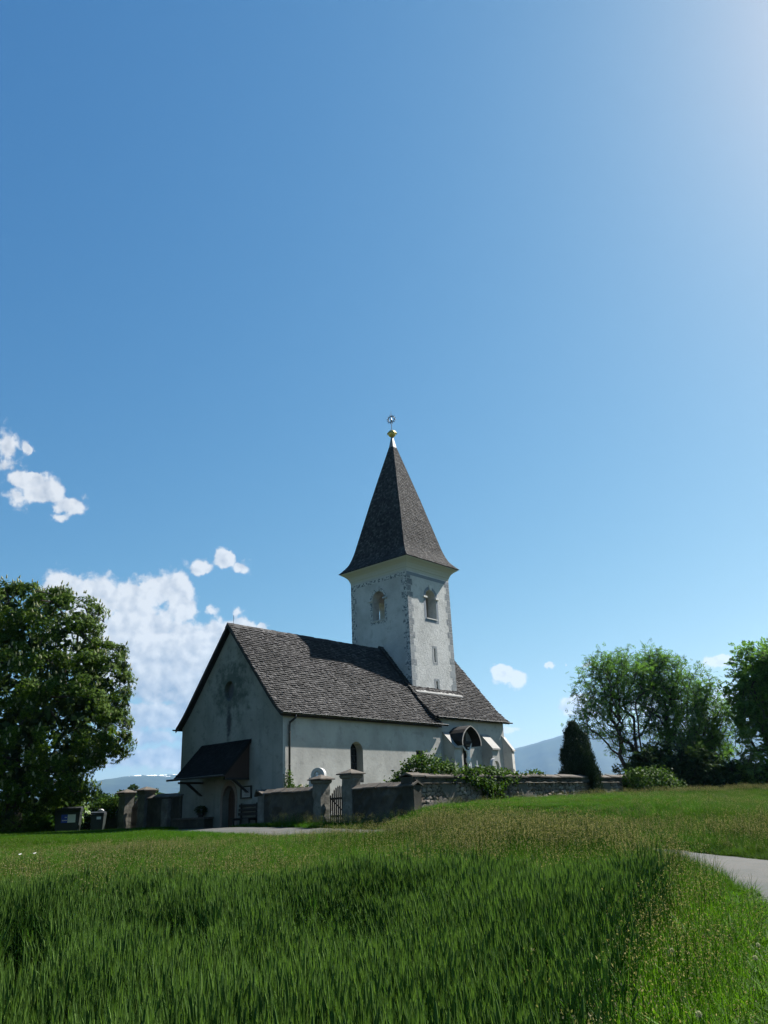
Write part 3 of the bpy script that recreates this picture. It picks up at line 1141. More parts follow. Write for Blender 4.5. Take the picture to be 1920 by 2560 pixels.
mb.box(TU0 + .02, TU1 - .01, TV0 - .012, TV0 + .01, 16.24, 16.46)
mb.build('painted_band', M_band, tower)
mb = MB()
mb.box(TU0 - .012, TU0 + .01, TV0 + .05, TV1 - .03, 16.22, 16.44)
mb.build('painted_band', M_quoinworn, tower)


def surround(c, z0, w_, h, fn, mats, worn):
    """grey painted band, white keystone and imposts round a belfry opening"""
    m_ = MB()
    r0, r1 = w_ / 2 + .015, w_ / 2 + .21
    zs = z0 + h - w_ / 2
    for k in range(12):
        t0, t1 = math.pi * k / 12, math.pi * (k + 1) / 12
        m_.add([fn(c + r * math.cos(t), zs + r * math.sin(t), .008) for r, t in ((r0, t0), (r1, t0), (r1, t1), (r0, t1))], [(0, 1, 2, 3)])
    for s in (-1, 1):
        m_.add([fn(c + s * r, z, .008) for r, z in ((r0, z0 - .02), (r1, z0 - .02), (r1, zs), (r0, zs))], [(0, 1, 2, 3)])
    m_.add([fn(c + r, z, .008) for r, z in ((-r1, z0 - .25), (r1, z0 - .25), (r1, z0 - .04), (-r1, z0 - .04))], [(0, 1, 2, 3)])
    m_.build('opening_surround', mats[0], tower)
    bx = lambda nm, a0, a1, zz0, zz1, d: MB().add([fn(a, z, dd) for dd in (-.02, d) for a, z in ((a0, zz0), (a1, zz0), (a1, zz1), (a0, zz1))], [(4, 5, 6, 7), (0, 1, 5, 4), (1, 2, 6, 5), (2, 3, 7, 6), (3, 0, 4, 7)]).build(nm, mats[1], tower, recalc=True)
    bx('impost', c - r1 - .07, c - r0 + .1, zs - .09, zs + .03, .10)
    bx('impost', c + r0 - .1, c + r1 + .07, zs - .09, zs + .03, .10)
    bx('sill', c - w_ / 2 - .03, c + w_ / 2 + .03, z0 - .05, z0 + .012, .05)
    z1 = z0 + h
    m_ = MB()
    m_.add([fn(c + a, z, dd) for dd in (-.02, .07) for a, z in ((-.09, z1 - .04), (.09, z1 - .04), (.15, z1 + .3), (-.15, z1 + .3))], [(4, 5, 6, 7), (0, 1, 5, 4), (1, 2, 6, 5), (2, 3, 7, 6), (3, 0, 4, 7)])
    m_.build('keystone', mats[1], tower, recalc=True)


surround(UC, BZ, BW, BH, lambda a, z, d: (a, taper(0, TV0, z)[1] - d, z), (M_band, M_trimwhite), False)
surround(VC, BZ + .06, BW, BH, lambda a, z, d: (taper(TU0, 0, z)[0] - d, a, z), (M_quoinworn, M_tower), True)
for uc, z0, z1 in SL:
    m_ = MB()
    q = lambda u_, z: (u_, taper(0, TV0, z)[1] - .007, z)
    o_, i_ = .26, .10
    oz = .16
    outer = [(uc - o_, z0 - oz), (uc + o_, z0 - oz), (uc + o_, z1 + oz), (uc - o_, z1 + oz)]
    inner = [(uc - i_ - .06, z0 - .05), (uc + i_ + .06, z0 - .05), (uc + i_ + .06, z1 + .05), (uc - i_ - .06, z1 + .05)]
    m_.add([q(*p) for p in outer + inner], [(i, (i + 1) % 4, 4 + (i + 1) % 4, 4 + i) for i in range(4)])
    m_.build('slit_surround', M_quoin, tower)
M_flash = simple('mortar_flashing', (.20, .20, .195), .9, .15, 6)
mb = MB()
mb.prism([(TV0 + .03, 8.98), (TV0 - .10, 8.86), (TV0 - .42, 8.62), (TV0 - .42, 8.56), (TV0 + .03, 8.74)], lambda a, b, t: (t, a, b), TU0 - .12, TU1 + .16)
mb.build('flashing', M_flash, tower, recalc=True)

# cornice cove
mb = MB()
prof = [(0.0, 16.55), (.02, 16.72), (.05, 16.74), (.08, 16.86), (.17, 17.02), (.33, 17.17), (.5, 17.27), (.52, 17.33)]
rings = []
for o_, z in prof:
    a = taper(TU0, TV0, 16.6)
    rings.append([(TU0 - o_ - .004, TV0 - o_ - .004, z), (TU1 + o_ + .004, TV0 - o_ - .004, z), (TU1 + o_ + .004, TV1 + o_ + .004, z), (TU0 - o_ - .004, TV1 + o_ + .004, z)])
vs = sum(rings, [])
fs = [(i * 4 + k, i * 4 + (k + 1) % 4, i * 4 + 4 + (k + 1) % 4, i * 4 + 4 + k) for i in range(len(prof) - 1) for k in range(4)]
fs.append(tuple(range(len(vs) - 4, len(vs))))
mb.add(vs, fs)
mb.build('cornice', M_cornice, tower, recalc=True)

# ---- spire
SC = Vector((14.44, 4.365))
EU, EV = 2.82, 3.13
SP = [(1.0, 17.34), (.915, 17.62), (.83, 17.95), (.775, 18.35), (.725, 18.85), (.59, 20.55), (.42, 22.7), (.24, 24.85), (.058, 27.0)]


def sp_pt(k, sx, sy, z):
    return Vector((SC.x + sx * EU * k, SC.y + sy * EV * k, z))


mb = MB()
vs = []
for k, z in SP:
    kk = k - .012
    vs += [sp_pt(kk, sx, sy, z) for sx, sy in ((-1, -1), (1, -1), (1, 1), (-1, 1))]
fs = [(3, 2, 1, 0)] + [(i * 4 + k, i * 4 + (k + 1) % 4, i * 4 + 4 + (k + 1) % 4, i * 4 + 4 + k) for i in range(len(SP) - 1) for k in range(4)] + [tuple(range(len(vs) - 4, len(vs)))]
mb.add(vs, fs)
spire = mb.build('spire', M_slab, church, recalc=True)
cor = ((-1, -1), (1, -1), (1, 1), (-1, 1))
arcs = [0]
for (k0, z0), (k1, z1) in zip(SP, SP[1:]):
    arcs.append(arcs[-1] + math.hypot((k0 - k1) * 3, z1 - z0))


def sp_at(s):
    s = min(s, arcs[-1])
    return np.interp(s, arcs, [p[0] for p in SP]), np.interp(s, arcs, [p[1] for p in SP])


n = int(arcs[-1] / .145)
for f in range(4):
    (ax, ay), (bx_, by_) = cor[f], cor[(f + 1) % 4]
    mb = MB()
    for k in range(n):
        k0, z0 = sp_at(arcs[-1] * k / n)
        k1, z1 = sp_at(arcs[-1] * (k + 1.3) / n)
        a0, b0 = sp_pt(k0, ax, ay, z0), sp_pt(k0, bx_, by_, z0)
        a1, b1 = sp_pt(k1, ax, ay, z1), sp_pt(k1, bx_, by_, z1)
        nv = (b0 - a0).cross(a1 - a0).normalized()
        shingle_course(mb, a0, b0, a1, b1, nv, .14, .024)
    mb.build('shingles', [M_shingle, M_edgeshade], spire)
    mb = MB()
    for k in range(n):
        k0, z0 = sp_at(arcs[-1] * k / n)
        k1, z1 = sp_at(arcs[-1] * (k + 1.2) / n)
        a0, a1 = sp_pt(k0 + .008, ax, ay, z0), sp_pt(k1 + .003, ax, ay, z1)
        e1 = Vector((-ax, 0, 0)) * .09
        e2 = Vector((0, -ay, 0)) * .09
        mb.add([a0, a0 + e1 * (k0 + .15), a1 + e1 * (k0 + .15), a1, a1 + e2 * (k0 + .15), a0 + e2 * (k0 + .15)], [(0, 1, 2, 3), (0, 3, 4, 5)])
    mb.build('hip_shingles', M_shingle, spire)
mb = MB()
k0 = .062
mb.add([sp_pt(k0 + .008, sx, sy, 26.9) for sx, sy in cor] + [Vector((SC.x + sx * .05, SC.y + sy * .05, 27.85)) for sx, sy in cor], [(3, 2, 1, 0), (4, 5, 6, 7)] + [(k, (k + 1) % 4, 4 + (k + 1) % 4, 4 + k) for k in range(4)])
mb.build('metal_tip', M_zinc, spire)
# finial: ball, pole, rayed medallion
fc = (SC.x, SC.y, 0)
mb = MB()
r_, zc = .295, 28.10
prof = [(r_ * math.sin(t) if 0 < t < math.pi else .02, zc - r_ * math.cos(t)) for t in np.linspace(0, math.pi, 15)]
mb.lathe(prof, fc, 24)
ball = mb.build('finial_ball', M_brass, church, smooth=True)
mb = MB()
mb.lathe([(r_ - .02, zc + .035), (r_ + .07, zc + .03), (r_ + .075, zc + .0), (r_ - .02, zc - .01)], fc, 24)
mb.build('ball_rim', M_brass, ball)
mb = MB()
mb.tube([(SC.x, SC.y, 28.4), (SC.x, SC.y, 28.98)], .022, 6)
pole = mb.build('finial_pole', M_blackmetal, church)
mb = MB()
mc = Vector((SC.x, SC.y, 29.3))
ea, eb = Vector((.35, -.94, 0)).normalized(), Vector((0, 0, 1))
rg = [mc + (ea * math.cos(t) + eb * math.sin(t)) * .235 for t in np.linspace(0, 2 * math.pi, 25)]
mb.tube(rg, .035, 6, cap=False)
for k in range(12):
    t = 2 * math.pi * (k + .5) / 12
    d = ea * math.cos(t) + eb * math.sin(t)
    mb.tube([mc + d * .24, mc + d * .33, mc + d * (.40 if k % 2 else .36)], [.022, .03, .012], 6)
    mb.tube([mc + d * .31, mc + d * .34, mc + d * .37], [.01, .045, .01], 6)
mb.tube([mc + eb * .22, mc + eb * .5, mc + eb * .70], [.02, .012, .008], 6)
mb.tube([mc - eb * .2, mc - eb * .02, mc + eb * .08], [.05, .07, .03], 6)
mb.tube([mc + eb * .07, mc + eb * .12, mc + eb * .17], [.03, .045, .02], 6)
mb.build('rayed_medallion', M_blackmetal, pole)

# ================================================================== CHURCHYARD WALLS AND GATES
def frame(u, v, z, rot=0.0):
    return CH @ Matrix.Translation((u, v, z)) @ Matrix.Rotation(rot, 4, 'Z')


def gz(u, v):
    p = wpos(u, v)
    return float(H(p.x, p.y))


def wall_body(name, mats, parent, a, b, fixed, th, z0, z1, along, step=.25, rough=.03, seed=1):
    """plastered wall with an uneven front face; along 'v' (front at u=fixed, facing -u) or 'u' (front at v=fixed, facing -v)"""
    r_ = np.random.default_rng(seed)
    n = max(2, int(abs(b - a) / step) + 1)
    ts = np.linspace(a, b, n)
    zs = np.linspace(z0, z1, 8)
    off = r_.normal(0, rough, (n, 8))
    off[:, 0] -= .05
    vs, fs = [], []
    for i, t in enumerate(ts):
        for j, z in enumerate(zs):
            f = fixed + off[i, j] * (1 if 0 < i < n - 1 else .3)
            vs.append((f, t, z) if along == 'v' else (t, f, z))
    for t in ts:
        for z in (z0, z1):
            vs.append((fixed + th, t, z) if along == 'v' else (t, fixed + th, z))
    B = n * 8
    for i in range(n - 1):
        for j in range(7):
            fs.append((i * 8 + j, (i + 1) * 8 + j, (i + 1) * 8 + j + 1, i * 8 + j + 1))
        fs.append((i * 8 + 7, (i + 1) * 8 + 7, B + (i + 1) * 2 + 1, B + i * 2 + 1))
        fs.append((B + i * 2, B + i * 2 + 1, B + (i + 1) * 2 + 1, B + (i + 1) * 2))
    fs.append(tuple(range(8)) + (B + 1, B))
    e = (n - 1) * 8
    fs.append(tuple(e + k for k in range(8)) + (B + (n - 1) * 2 + 1, B + (n - 1) * 2))
    return MB().add(vs, fs).build(name, mats, parent, recalc=True)


def coping(name, parent, a, b, fixed, th, z, along, rise=.16, over=.09, seed=3, lean=0.5, slablen=.62):
    """gabled stone slabs, each a little out of line"""
    r_ = random.Random(seed)
    m_ = MB()
    t = a
    sg = 1 if b > a else -1
    while (b - t) * sg > .02:
        l = r_.uniform(.7, 1.3) * slablen
        t2 = t + sg * l
        if (b - t2) * sg < .25:
            t2 = b
        dz, dt = r_.uniform(-.022, .022), r_.uniform(-.02, .02)
        o0, o1 = fixed - over + r_.uniform(-.03, .03), fixed + th + over
        mid_ = fixed + th * lean
        pr = [(o0, z + dz), (mid_, z + rise + dz), (o1, z + dz), (o1, z - .06 + dz), (mid_, z + rise - .08 + dz), (o0, z - .055 + dz)]
        tt, tt2 = t + sg * .006, t2 - sg * .006
        fn = (lambda p, q, s: (p, s, q + dt * (s - t))) if along == 'v' else (lambda p, q, s: (s, p, q + dt * (s - t)))
        m_.prism(pr, fn, tt, tt2)
        t = t2
    return m_.build(name, M_slabstone, parent, recalc=True)


def pier(name, label, u0, u1, v0, v1, z0, z1, group, seed):
    T = frame((u0 + u1) / 2, (v0 + v1) / 2, z0)
    t = thing(name, label, 'gate pier', T, group)
    w, d, h = (u1 - u0) / 2, (v1 - v0) / 2, z1 - z0
    r_ = np.random.default_rng(seed)
    vs = []
    zs = np.linspace(-.3, h, 12)
    cs = [(-1, -1), (0, -1), (1, -1), (1, 0), (1, 1), (0, 1), (-1, 1), (-1, 0)]
    for z in zs:
        for a, b in cs:
            vs.append((a * w + r_.normal(0, .014), b * d + r_.normal(0, .014), z))
    fs = [(i * 8 + k, i * 8 + (k + 1) % 8, i * 8 + 8 + (k + 1) % 8, i * 8 + 8 + k) for i in range(11) for k in range(8)]
    fs += [tuple(range(7, -1, -1)), tuple(range(88, 96))]
    MB().add(vs, fs).build('shaft', M_pier, t, recalc=True)
    mb = MB()
    for e0, e1, za, zb in ((.0, .05, -.17, -.13), (.05, .08, -.13, -.04), (.08, .05, -.04, .0)):
        mb.add([(sx * (w + e0), sy * (d + e0), h + za) for sx, sy in ((-1, -1), (1, -1), (1, 1), (-1, 1))] + [(sx * (w + e1), sy * (d + e1), h + zb) for sx, sy in ((-1, -1), (1, -1), (1, 1), (-1, 1))], [(3, 2, 1, 0), (4, 5, 6, 7)] + [(k, (k + 1) % 4, 4 + (k + 1) % 4, 4 + k) for k in range(4)])
    mb.build('moulding', M_pier, t)
    mb = MB()
    a, b = w + .17, d + .17
    base = [(sx * a, sy * b, h + .004) for sx, sy in ((-1, -1), (1, -1), (1, 1), (-1, 1))]
    mb.add(base + [(x, y, z + .045) for x, y, z in base] + [(0, 0, h + .24)], [(3, 2, 1, 0)] + [(k, (k + 1) % 4, 4 + (k + 1) % 4, 4 + k) for k in range(4)] + [(4 + k, 4 + (k + 1) % 4, 8) for k in range(4)])
    mb.build('cap', M_slabstone, t)
    return t


def gate(label, u, vh, vl, z0, swing, group, hmin, hmax):
    """picket gate hung at v=vh, closing towards v=vl"""
    T = frame(u, vh, z0, swing)
    t = thing('picket_gate', label, 'gate', T, group)
    L = vl - vh
    sg = 1 if L > 0 else -1
    L = abs(L) - .08
    n = 9
    for k in range(n):
        y = sg * (.04 + (L - .08) * k / (n - 1) + .03)
        q = k / (n - 1)
        h = hmin + (hmax - hmin) * math.sin(math.pi * min(1, q * .95 + .12)) ** .8
        m_ = MB()
        m_.prism([(y - .042, .06), (y + .042, .06), (y + .042, h - .05), (y, h), (y - .042, h - .05)], lambda a, b, c: (c, a, b), -.035, -.012)
        m_.build('picket', M_darkwood, t, recalc=True)
    for zz in (.32, hmin * .86):
        MB().box(-.011, .03, min(0, sg * L), max(0, sg * L), zz - .045, zz + .045).build('rail', M_darkwood, t)
    m_ = MB()
    m_.prism([(sg * .03, .34), (sg * .12, .34), (sg * (L - .02), hmin * .84), (sg * (L - .12), hmin * .84)], lambda a, b, c: (c, a, b), -.0105, .02)
    m_.build('brace', M_darkwood, t, recalc=True)
    for zz in (.32, hmin * .86):
        MB().tube([(0, -sg * .04, zz), (0, sg * .25, zz)], .012, 5).build('hinge', M_blackmetal, t)
    return t


GP = 'gate piers of the churchyard'
GG = 'picket gates of the churchyard'
WG = 'churchyard wall sections'
T0 = frame(0, 0, 0)
# front wall, left of the front gate, with its short return to the gable
fw1 = thing('churchyard_wall', 'low plastered wall with stone coping between church corner and front gate', 'wall', T0, WG)
wall_body('wall_body', M_oldplaster, fw1, -.08, -3.45, -1.2, .46, .7, 2.70, 'v', seed=4)
coping('coping', fw1, -.0, -3.44, -1.2, .46, 2.745, 'v', seed=5)
wall_body('return_wall', M_pier, fw1, -1.16, -.02, -.07, .5, .7, 2.66, 'u', seed=6)
coping('return_coping', fw1, -1.30, -.03, -.07, .5, 2.70, 'u', seed=7, rise=.26, lean=.95)
pier('gate_pier', 'plastered gate pier with flat stone cap in front of white gravestone', -1.27, -.72, -3.93, -3.44, gz(-1.2, -3.7) - .05, 3.12, GP, 1)
pier('gate_pier', 'gate pier with crumbling plaster between front gate and church window', -1.27, -.72, -5.78, -5.22, gz(-1.2, -5.5) - .05, 3.24, GP, 2)
gate('dark wooden picket gate with curved top in front churchyard wall', -.95, -5.22, -3.93, 1.30, R(-9), GG, 1.2, 1.56)
fw2 = thing('churchyard_wall', 'dark reddish plastered wall between front gate and shrub corner', 'wall', T0, WG)
wall_body('wall_body', M_oldplaster, fw2, -5.78, -9.1, -1.2, .46, .5, 2.62, 'v', seed=9, rough=.045)
coping('coping', fw2, -5.79, -9.16, -1.2, .46, 2.665, 'v', seed=10)

# long rubble wall running back along the churchyard
st = thing('churchyard_wall', 'long rubble stone wall with slab coping along grassy bank', 'wall', T0, WG)
r_ = np.random.default_rng(5)
U0, U1, Z0, Z1 = -1.20, 18.6, 1.2, 2.72
seeds = []
zrow = Z0
while zrow < Z1 + .1:
    hh = r_.uniform(.12, .2)
    uu = U0
    while uu < U1:
        ww = r_.uniform(.14, .42)
        seeds.append((uu + ww / 2, zrow + hh / 2 + r_.uniform(-.05, .05), 1 / max(ww, .12), 1 / hh))
        uu += ww
    zrow += hh
seeds = np.array(seeds)
du = .035
us = np.arange(U0, U1 + 1e-6, du)
zs = np.arange(Z0, Z1 + 1e-6, du)
GU, GZ = np.meshgrid(us, zs)
flat = np.stack([GU.ravel() + .03 * np.sin(GZ.ravel() * 23 + GU.ravel() * 7), GZ.ravel() + .02 * np.sin(GU.ravel() * 19)], -1)
d1 = np.full(len(flat), 9.0)
d2 = np.full(len(flat), 9.0)
own = np.zeros(len(flat), int)
order = np.argsort(seeds[:, 0])
seeds = seeds[order]
for i0 in range(0, len(flat), 4000):
    q = flat[i0:i0 + 4000]
    DU = (q[:, None, 0] - seeds[None, :, 0]) * seeds[None, :, 2] * .5
    DZ = (q[:, None, 1] - seeds[None, :, 1]) * seeds[None, :, 3] * .5
    D = np.hypot(DU, DZ)
    o2 = np.argpartition(D, 1, axis=1)[:, :2]
    a = np.take_along_axis(D, o2, 1)
    srt = np.argsort(a, axis=1)
    a = np.take_along_axis(a, srt, 1)
    o2 = np.take_along_axis(o2, srt, 1)
    d1[i0:i0 + 4000], d2[i0:i0 + 4000], own[i0:i0 + 4000] = a[:, 0], a[:, 1], o2[:, 0]
edge = np.clip((d2 - d1) / .16, 0, 1)
sh = edge ** .6 * (.045 + .06 * r_.random(len(seeds))[own]) + r_.normal(0, .006, len(flat))
patch = np.sin(flat[:, 0] * .9 + 1) + np.sin(flat[:, 0] * 2.3 + flat[:, 1] * 2)         # mortar still covering some stretches
lowm = flat[:, 1] < 1.98 + .12 * np.sin(flat[:, 0] * 1.7)
cover_ = ((patch > 1.25) | (lowm & (patch > -.7)))
sh = np.where(cover_, .09 + r_.normal(0, .006, len(flat)), sh)
VV = np.stack([GU.ravel(), -9.0 - sh + .08, GZ.ravel()], -1)
q = np.arange(len(flat)).reshape(GU.shape)
F = np.stack([q[:-1, :-1], q[:-1, 1:], q[1:, 1:], q[1:, :-1]], -1).reshape(-1, 4)
me = np_mesh('rubble_face', VV, F, M_rubble, smooth=False)
pal = np.array([(.12, .10, .082), (.17, .145, .122), (.24, .21, .185), (.14, .105, .08), (.09, .082, .072), (.20, .16, .122)])
cidx = r_.integers(0, len(pal), len(seeds))
colr = pal[cidx][own] * (.8 + .4 * r_.random(len(seeds))[own])[:, None]
colr = np.where((edge < .35)[:, None], np.array([.028, .024, .02]), colr)
colr = np.where(cover_[:, None], np.array([.10, .093, .08]), colr)
at_ = me.attributes.new('stone', 'FLOAT_COLOR', 'POINT')
at_.data.foreach_set('color', np.concatenate([colr, np.ones((len(colr), 1))], 1).astype(np.float32).ravel())
link('rubble_face', me, st)
MB().box(U0, U1, -8.95, -8.5, .9, 2.72).build('wall_core', M_oldplaster, st)
wall_body('plaster_band', M_oldplaster, st, U0 - .02, U1, -9.06, .58, 2.70, 2.95, 'u', seed=12, rough=.02)
coping('coping', st, U0 - .06, U1, -9.06, .58, 2.995, 'u', seed=13, rise=.12, over=.07, slablen=.95)

# left wall and gate
lw = thing('churchyard_wall', 'dark plastered wall between stone bench and bin side gate', 'wall', T0, WG)
wall_body('wall_body', M_oldplaster, lw, 8.1, 11.3, -.1, .5, .7, 3.0, 'v', seed=21)
coping('coping', lw, 8.0, 11.3, -.1, .5, 3.03, 'v', seed=22)
wall_body('buttress_stub', M_pier, lw, 9.0, 9.6, -.3, .25, .7, 2.9, 'v', seed=23, step=.2)
pier('gate_pier', 'dark gate pier with pyramid cap joined to wall by church door', -.3, .3, 11.3, 11.98, gz(-.2, 11.6) - .05, 3.42, GP, 3)
pier('gate_pier', 'gate pier beside the ivy topped wall, nearest the waste bins', -.3, .3, 13.35, 13.97, gz(-.2, 13.6) - .05, 3.38, GP, 4)
gate('narrow wooden picket gate near the waste bins', 0, 11.98, 13.35, 1.42, R(-8), GG, 1.25, 1.62)
lw2 = thing('churchyard_wall', 'dark wall topped with ivy behind the waste bins', 'wall', T0, WG)
wall_body('wall_body', M_oldplaster, lw2, 13.97, 19.5, -.1, .5, .5, 2.6, 'v', seed=31)
coping('coping', lw2, 13.98, 19.5, -.1, .5, 2.63, 'v', seed=32)

# ================================================================== THINGS BY THE CHURCH
# notice board on the gable
t = thing('notice_board', 'black framed notice board with white sheet on church gable', 'notice board', frame(0, 2.69, 2.62))
MB().box(-.03, -.004, -.34, .34, .05, .54).build('paper', simple('notice_paper', (.30, .305, .31), .7, .08, 14), t)
m_ = MB()
for z0, z1, a, b in ((0, .07, -.42, .42), (.53, .6, -.42, .42), (.07, .53, -.42, -.34), (.07, .53, .34, .42)):
    m_.box(-.07, -.002, a, b, z0, z1)
m_.build('board_frame', M_blackmetal, t)
m_ = MB()
rr = random.Random(3)
for k in range(7):
    zz = .47 - k * .055
    a = -.27 + rr.uniform(0, .03)
    m_.box(-.0325, -.03, a, rr.uniform(.05, .27), zz, zz + .012)
m_.build('faded_lines', M_blackmetal, t)

# wooden bench right of the door
t = thing('wooden_bench', 'dark wooden bench with slatted back below the notice board', 'bench', frame(-.42, 2.35, 1.27))
for k in range(3):
    MB().box(-.22 + k * .15, -.09 + k * .15, -.78, .78, .44, .475).build('seat_slat', M_darkwood, t)
for k in range(3):
    zz = .58 + k * .19
    MB().box(.26 + k * .02, .285 + k * .02, -.78, .78, zz, zz + .13).build('back_slat', M_darkwood, t)
for s in (-.6, .6):
    m_ = MB()
    m_.box(-.2, -.12, s - .04, s + .04, -.3, .44)
    m_.build('leg', M_darkwood, t)
    m_ = MB()
    m_.prism([(.22, -.3), (.30, -.3), (.345, 1.14), (.29, 1.14)], lambda a, b, c: (a, c, b), s - .04, s + .04)
    m_.build('leg', M_darkwood, t, recalc=True)
    MB().box(-.2, .24, s - .035, s + .035, .36, .438).build('seat_bearer', M_darkwood, t)

# masonry ledge left of the door with a potted plant
t = thing('stone_bench', 'low masonry bench with stone slab beside church door', 'bench', frame(-.02, 6.7, 1.2))
MB().box(-.52, .0, -1.35, 1.3, -.4, .58).build('base', M_oldplaster, t)
MB().box(-.6, .0, -1.42, 1.42, .584, .67).build('slab', M_slabstone, t, bevel=.012)
t = thing('potted_plant', 'dark round potted plant on the masonry bench by church door', 'potted plant', frame(-.3, 6.0, 1.87))
m_ = MB()
m_.lathe([(.13, .002), (.17, .2), (.19, .2), (.19, .23), (.15, .23), (.14, .16)], (0, 0, 0), 14)
m_.build('pot', M_darkwood, t)
POT = t

# gravestones
M_sandpale = simple('pale_stone', (.36, .36, .35), .9, .15, 5)
t = thing('gravestone', 'tall white marble gravestone with arched top and relief behind the gate pier', 'gravestone', frame(.4, -2.05, gz(.4, -2.05) + .18, R(20)), 'gravestones in the churchyard')
m_ = MB()
m_.box(-.16, .16, -.62, .62, -.2, .35)
m_.build('plinth', M_marble, t, bevel=.015)
m_ = MB()
ol = [(-.45, .35), (.45, .35), (.45, 1.86), (.34, 1.86), (.34, 1.98)] + [(.34 * math.cos(q), 1.98 + .30 * math.sin(q)) for q in np.linspace(0.12, math.pi - .12, 12)] + [(-.34, 1.98), (-.34, 1.86), (-.45, 1.86)]
m_.prism(ol, lambda a, b, c: (c, a, b), -.11, .13)
sl = m_.build('stone_slab', M_marble, t, recalc=True)
c_ = MB()
c_.prism([(-.21, 1.72), (.21, 1.72)] + [(.21 * math.cos(q), 1.93 + .21 * math.sin(q)) for q in np.linspace(0, math.pi, 12)], lambda a, b, c: (c, a, b), -.3, -.055)
carve(sl, c_)
m_ = MB()
m_.tube([(-.055, 0, 1.72), (-.075, 0.01, 1.85), (-.07, .03, 1.96)], [.13, .11, .05], 8)
m_.lathe([(.01, 1.94), (.06, 1.98), (.06, 2.04), (.01, 2.08)], (-.075, .045, 0), 10)
m_.build('relief', M_white, t, smooth=True)

t = thing('gravestone', 'small weathered sandstone grave marker standing in ivy', 'gravestone', frame(-.05, -1.3, 1.35, R(-25)), 'gravestones in the churchyard')
m_ = MB()
ol = [(-.22, 0), (.2, 0), (.17, 1.45), (.10, 1.66), (-.02, 1.72), (-.10, 1.6), (-.2, 1.3)]
m_.prism(ol, lambda a, b, c: (c, a, b), -.1, .1)
m_.build('stone_slab', M_sand, t, recalc=True, bevel=.02)

t = thing('gravestone', 'white ring shaped gravestone in front of chancel buttress', 'gravestone', frame(14.0, -2.6, 1.8), 'gravestones in the churchyard')
m_ = MB()
ring_ = lambda r0, r1: None
q_ = np.linspace(0, math.pi, 14)
ol = [(.42, 1.2)] + [(.42 * math.cos(a), 2.2 + .42 * math.sin(a)) for a in q_] + [(-.42, 1.2), (-.28, 1.2)] + [(.27 * math.cos(a), 2.18 + .27 * math.sin(a)) for a in q_[::-1]] + [(.28, 1.2)]
m_.prism(ol, lambda a, b, c: (a, c, b), -.1, .1)
m_.box(-.5, .5, -.13, .13, -.2, 1.2)
m_.build('stone_slab', M_sandpale, t, recalc=True)
m_ = MB()
m_.tube([(0, 0, 1.2), (0, 0, 1.62), (.03, 0, 1.9)], [.14, .12, .05], 8)
m_.tube([(.02, -.02, 1.88), (.02, -.02, 1.98), (.02, -.02, 2.06)], [.04, .07, .03], 8)
m_.build('figurine', M_sandpale, t, smooth=True)

t = thing('grave_cross', 'slim pale metal grave cross beside the crucifix figure', 'grave cross', frame(12.6, -2.3, 1.8))
m_ = MB()
m_.box(-.035, .035, -.03, .03, -.1, 2.46)
m_.box(-.17, .17, -.028, .028, 2.14, 2.21)
m_.build('cross', simple('grey_metal', (.42, .43, .44), .6), t)

# crucifix under an arched wooden hood
CX, CV = 14.0, -.62
t = thing('crucifix', 'tall black wooden crucifix with arched hood against the chancel wall', 'crucifix', frame(CX, CV, 1.8))
z_ = lambda z: z - 1.8
m_ = MB()
m_.box(-.09, .09, .05, .21, -.2, z_(6.2))
m_.box(-.62, .62, .045, .215, z_(5.36), z_(5.54))
m_.build('cross_beam', M_darkwood, t)
m_ = MB()
hood = [(-.98, 5.28), (-1.0, 5.5), (-.93, 5.72), (-.76, 5.98), (-.5, 6.2), (-.2, 6.36), (0, 6.42), (.2, 6.36), (.5, 6.2), (.76, 5.98), (.93, 5.72), (1.0, 5.5), (.98, 5.28)]
inn = [(a * .92, b - .045) for a, b in hood]
for i in range(len(hood) - 1):
    m_.prism([hood[i], hood[i + 1], inn[i + 1], inn[i]], lambda a, b, c: (a, c, z_(b)), -.42, .88)
hd = m_.build('hood', M_slab, t, recalc=True)
m_ = MB()
for i in range(len(hood) - 1):
    m_.prism([(hood[i][0] * .97, hood[i][1] - .02), (hood[i + 1][0] * .97, hood[i + 1][1] - .02), (inn[i + 1][0] * .985, inn[i + 1][1] - .015), (inn[i][0] * .985, inn[i][1] - .015)], lambda a, b, c: (a, c, z_(b)), -.445, -.421)
m_.build('hood_trim', simple('pale_trim', (.32, .30, .27), .8), hd, recalc=True)
m_ = MB()
m_.prism([(a * .9, b - .05) for a, b in hood] , lambda a, b, c: (a, c, z_(b)), .225, .25)
m_.build('back_board', simple('grey_board', (.22, .22, .22), .85, .2, 5), t, recalc=True)


def skin_figure(name, nodes, edges, material, parent, root=0, sub=2):
    me = bpy.data.meshes.new(name)
    me.from_pydata([n[0] for n in nodes], edges, [])
    o = bpy.data.objects.new(name, me)
    COL.objects.link(o)
    sk = o.modifiers.new('skin', 'SKIN')
    for i, n in enumerate(nodes):
        s_ = me.skin_vertices[0].data[i]
        s_.radius = (n[1], n[2] if len(n) > 2 else n[1])
        s_.use_root = i == root
    sd = o.modifiers.new('sub', 'SUBSURF')
    sd.levels = sub
    sd.render_levels = sub
    bpy.context.view_layer.update()
    new = bpy.data.meshes.new_from_object(o.evaluated_get(bpy.context.evaluated_depsgraph_get()))
    o.modifiers.clear()
    o.data = new
    new.materials.clear()
    new.materials.append(material)
    new.polygons.foreach_set('use_smooth', [True] * len(new.polygons))
    o.parent = parent
    return o


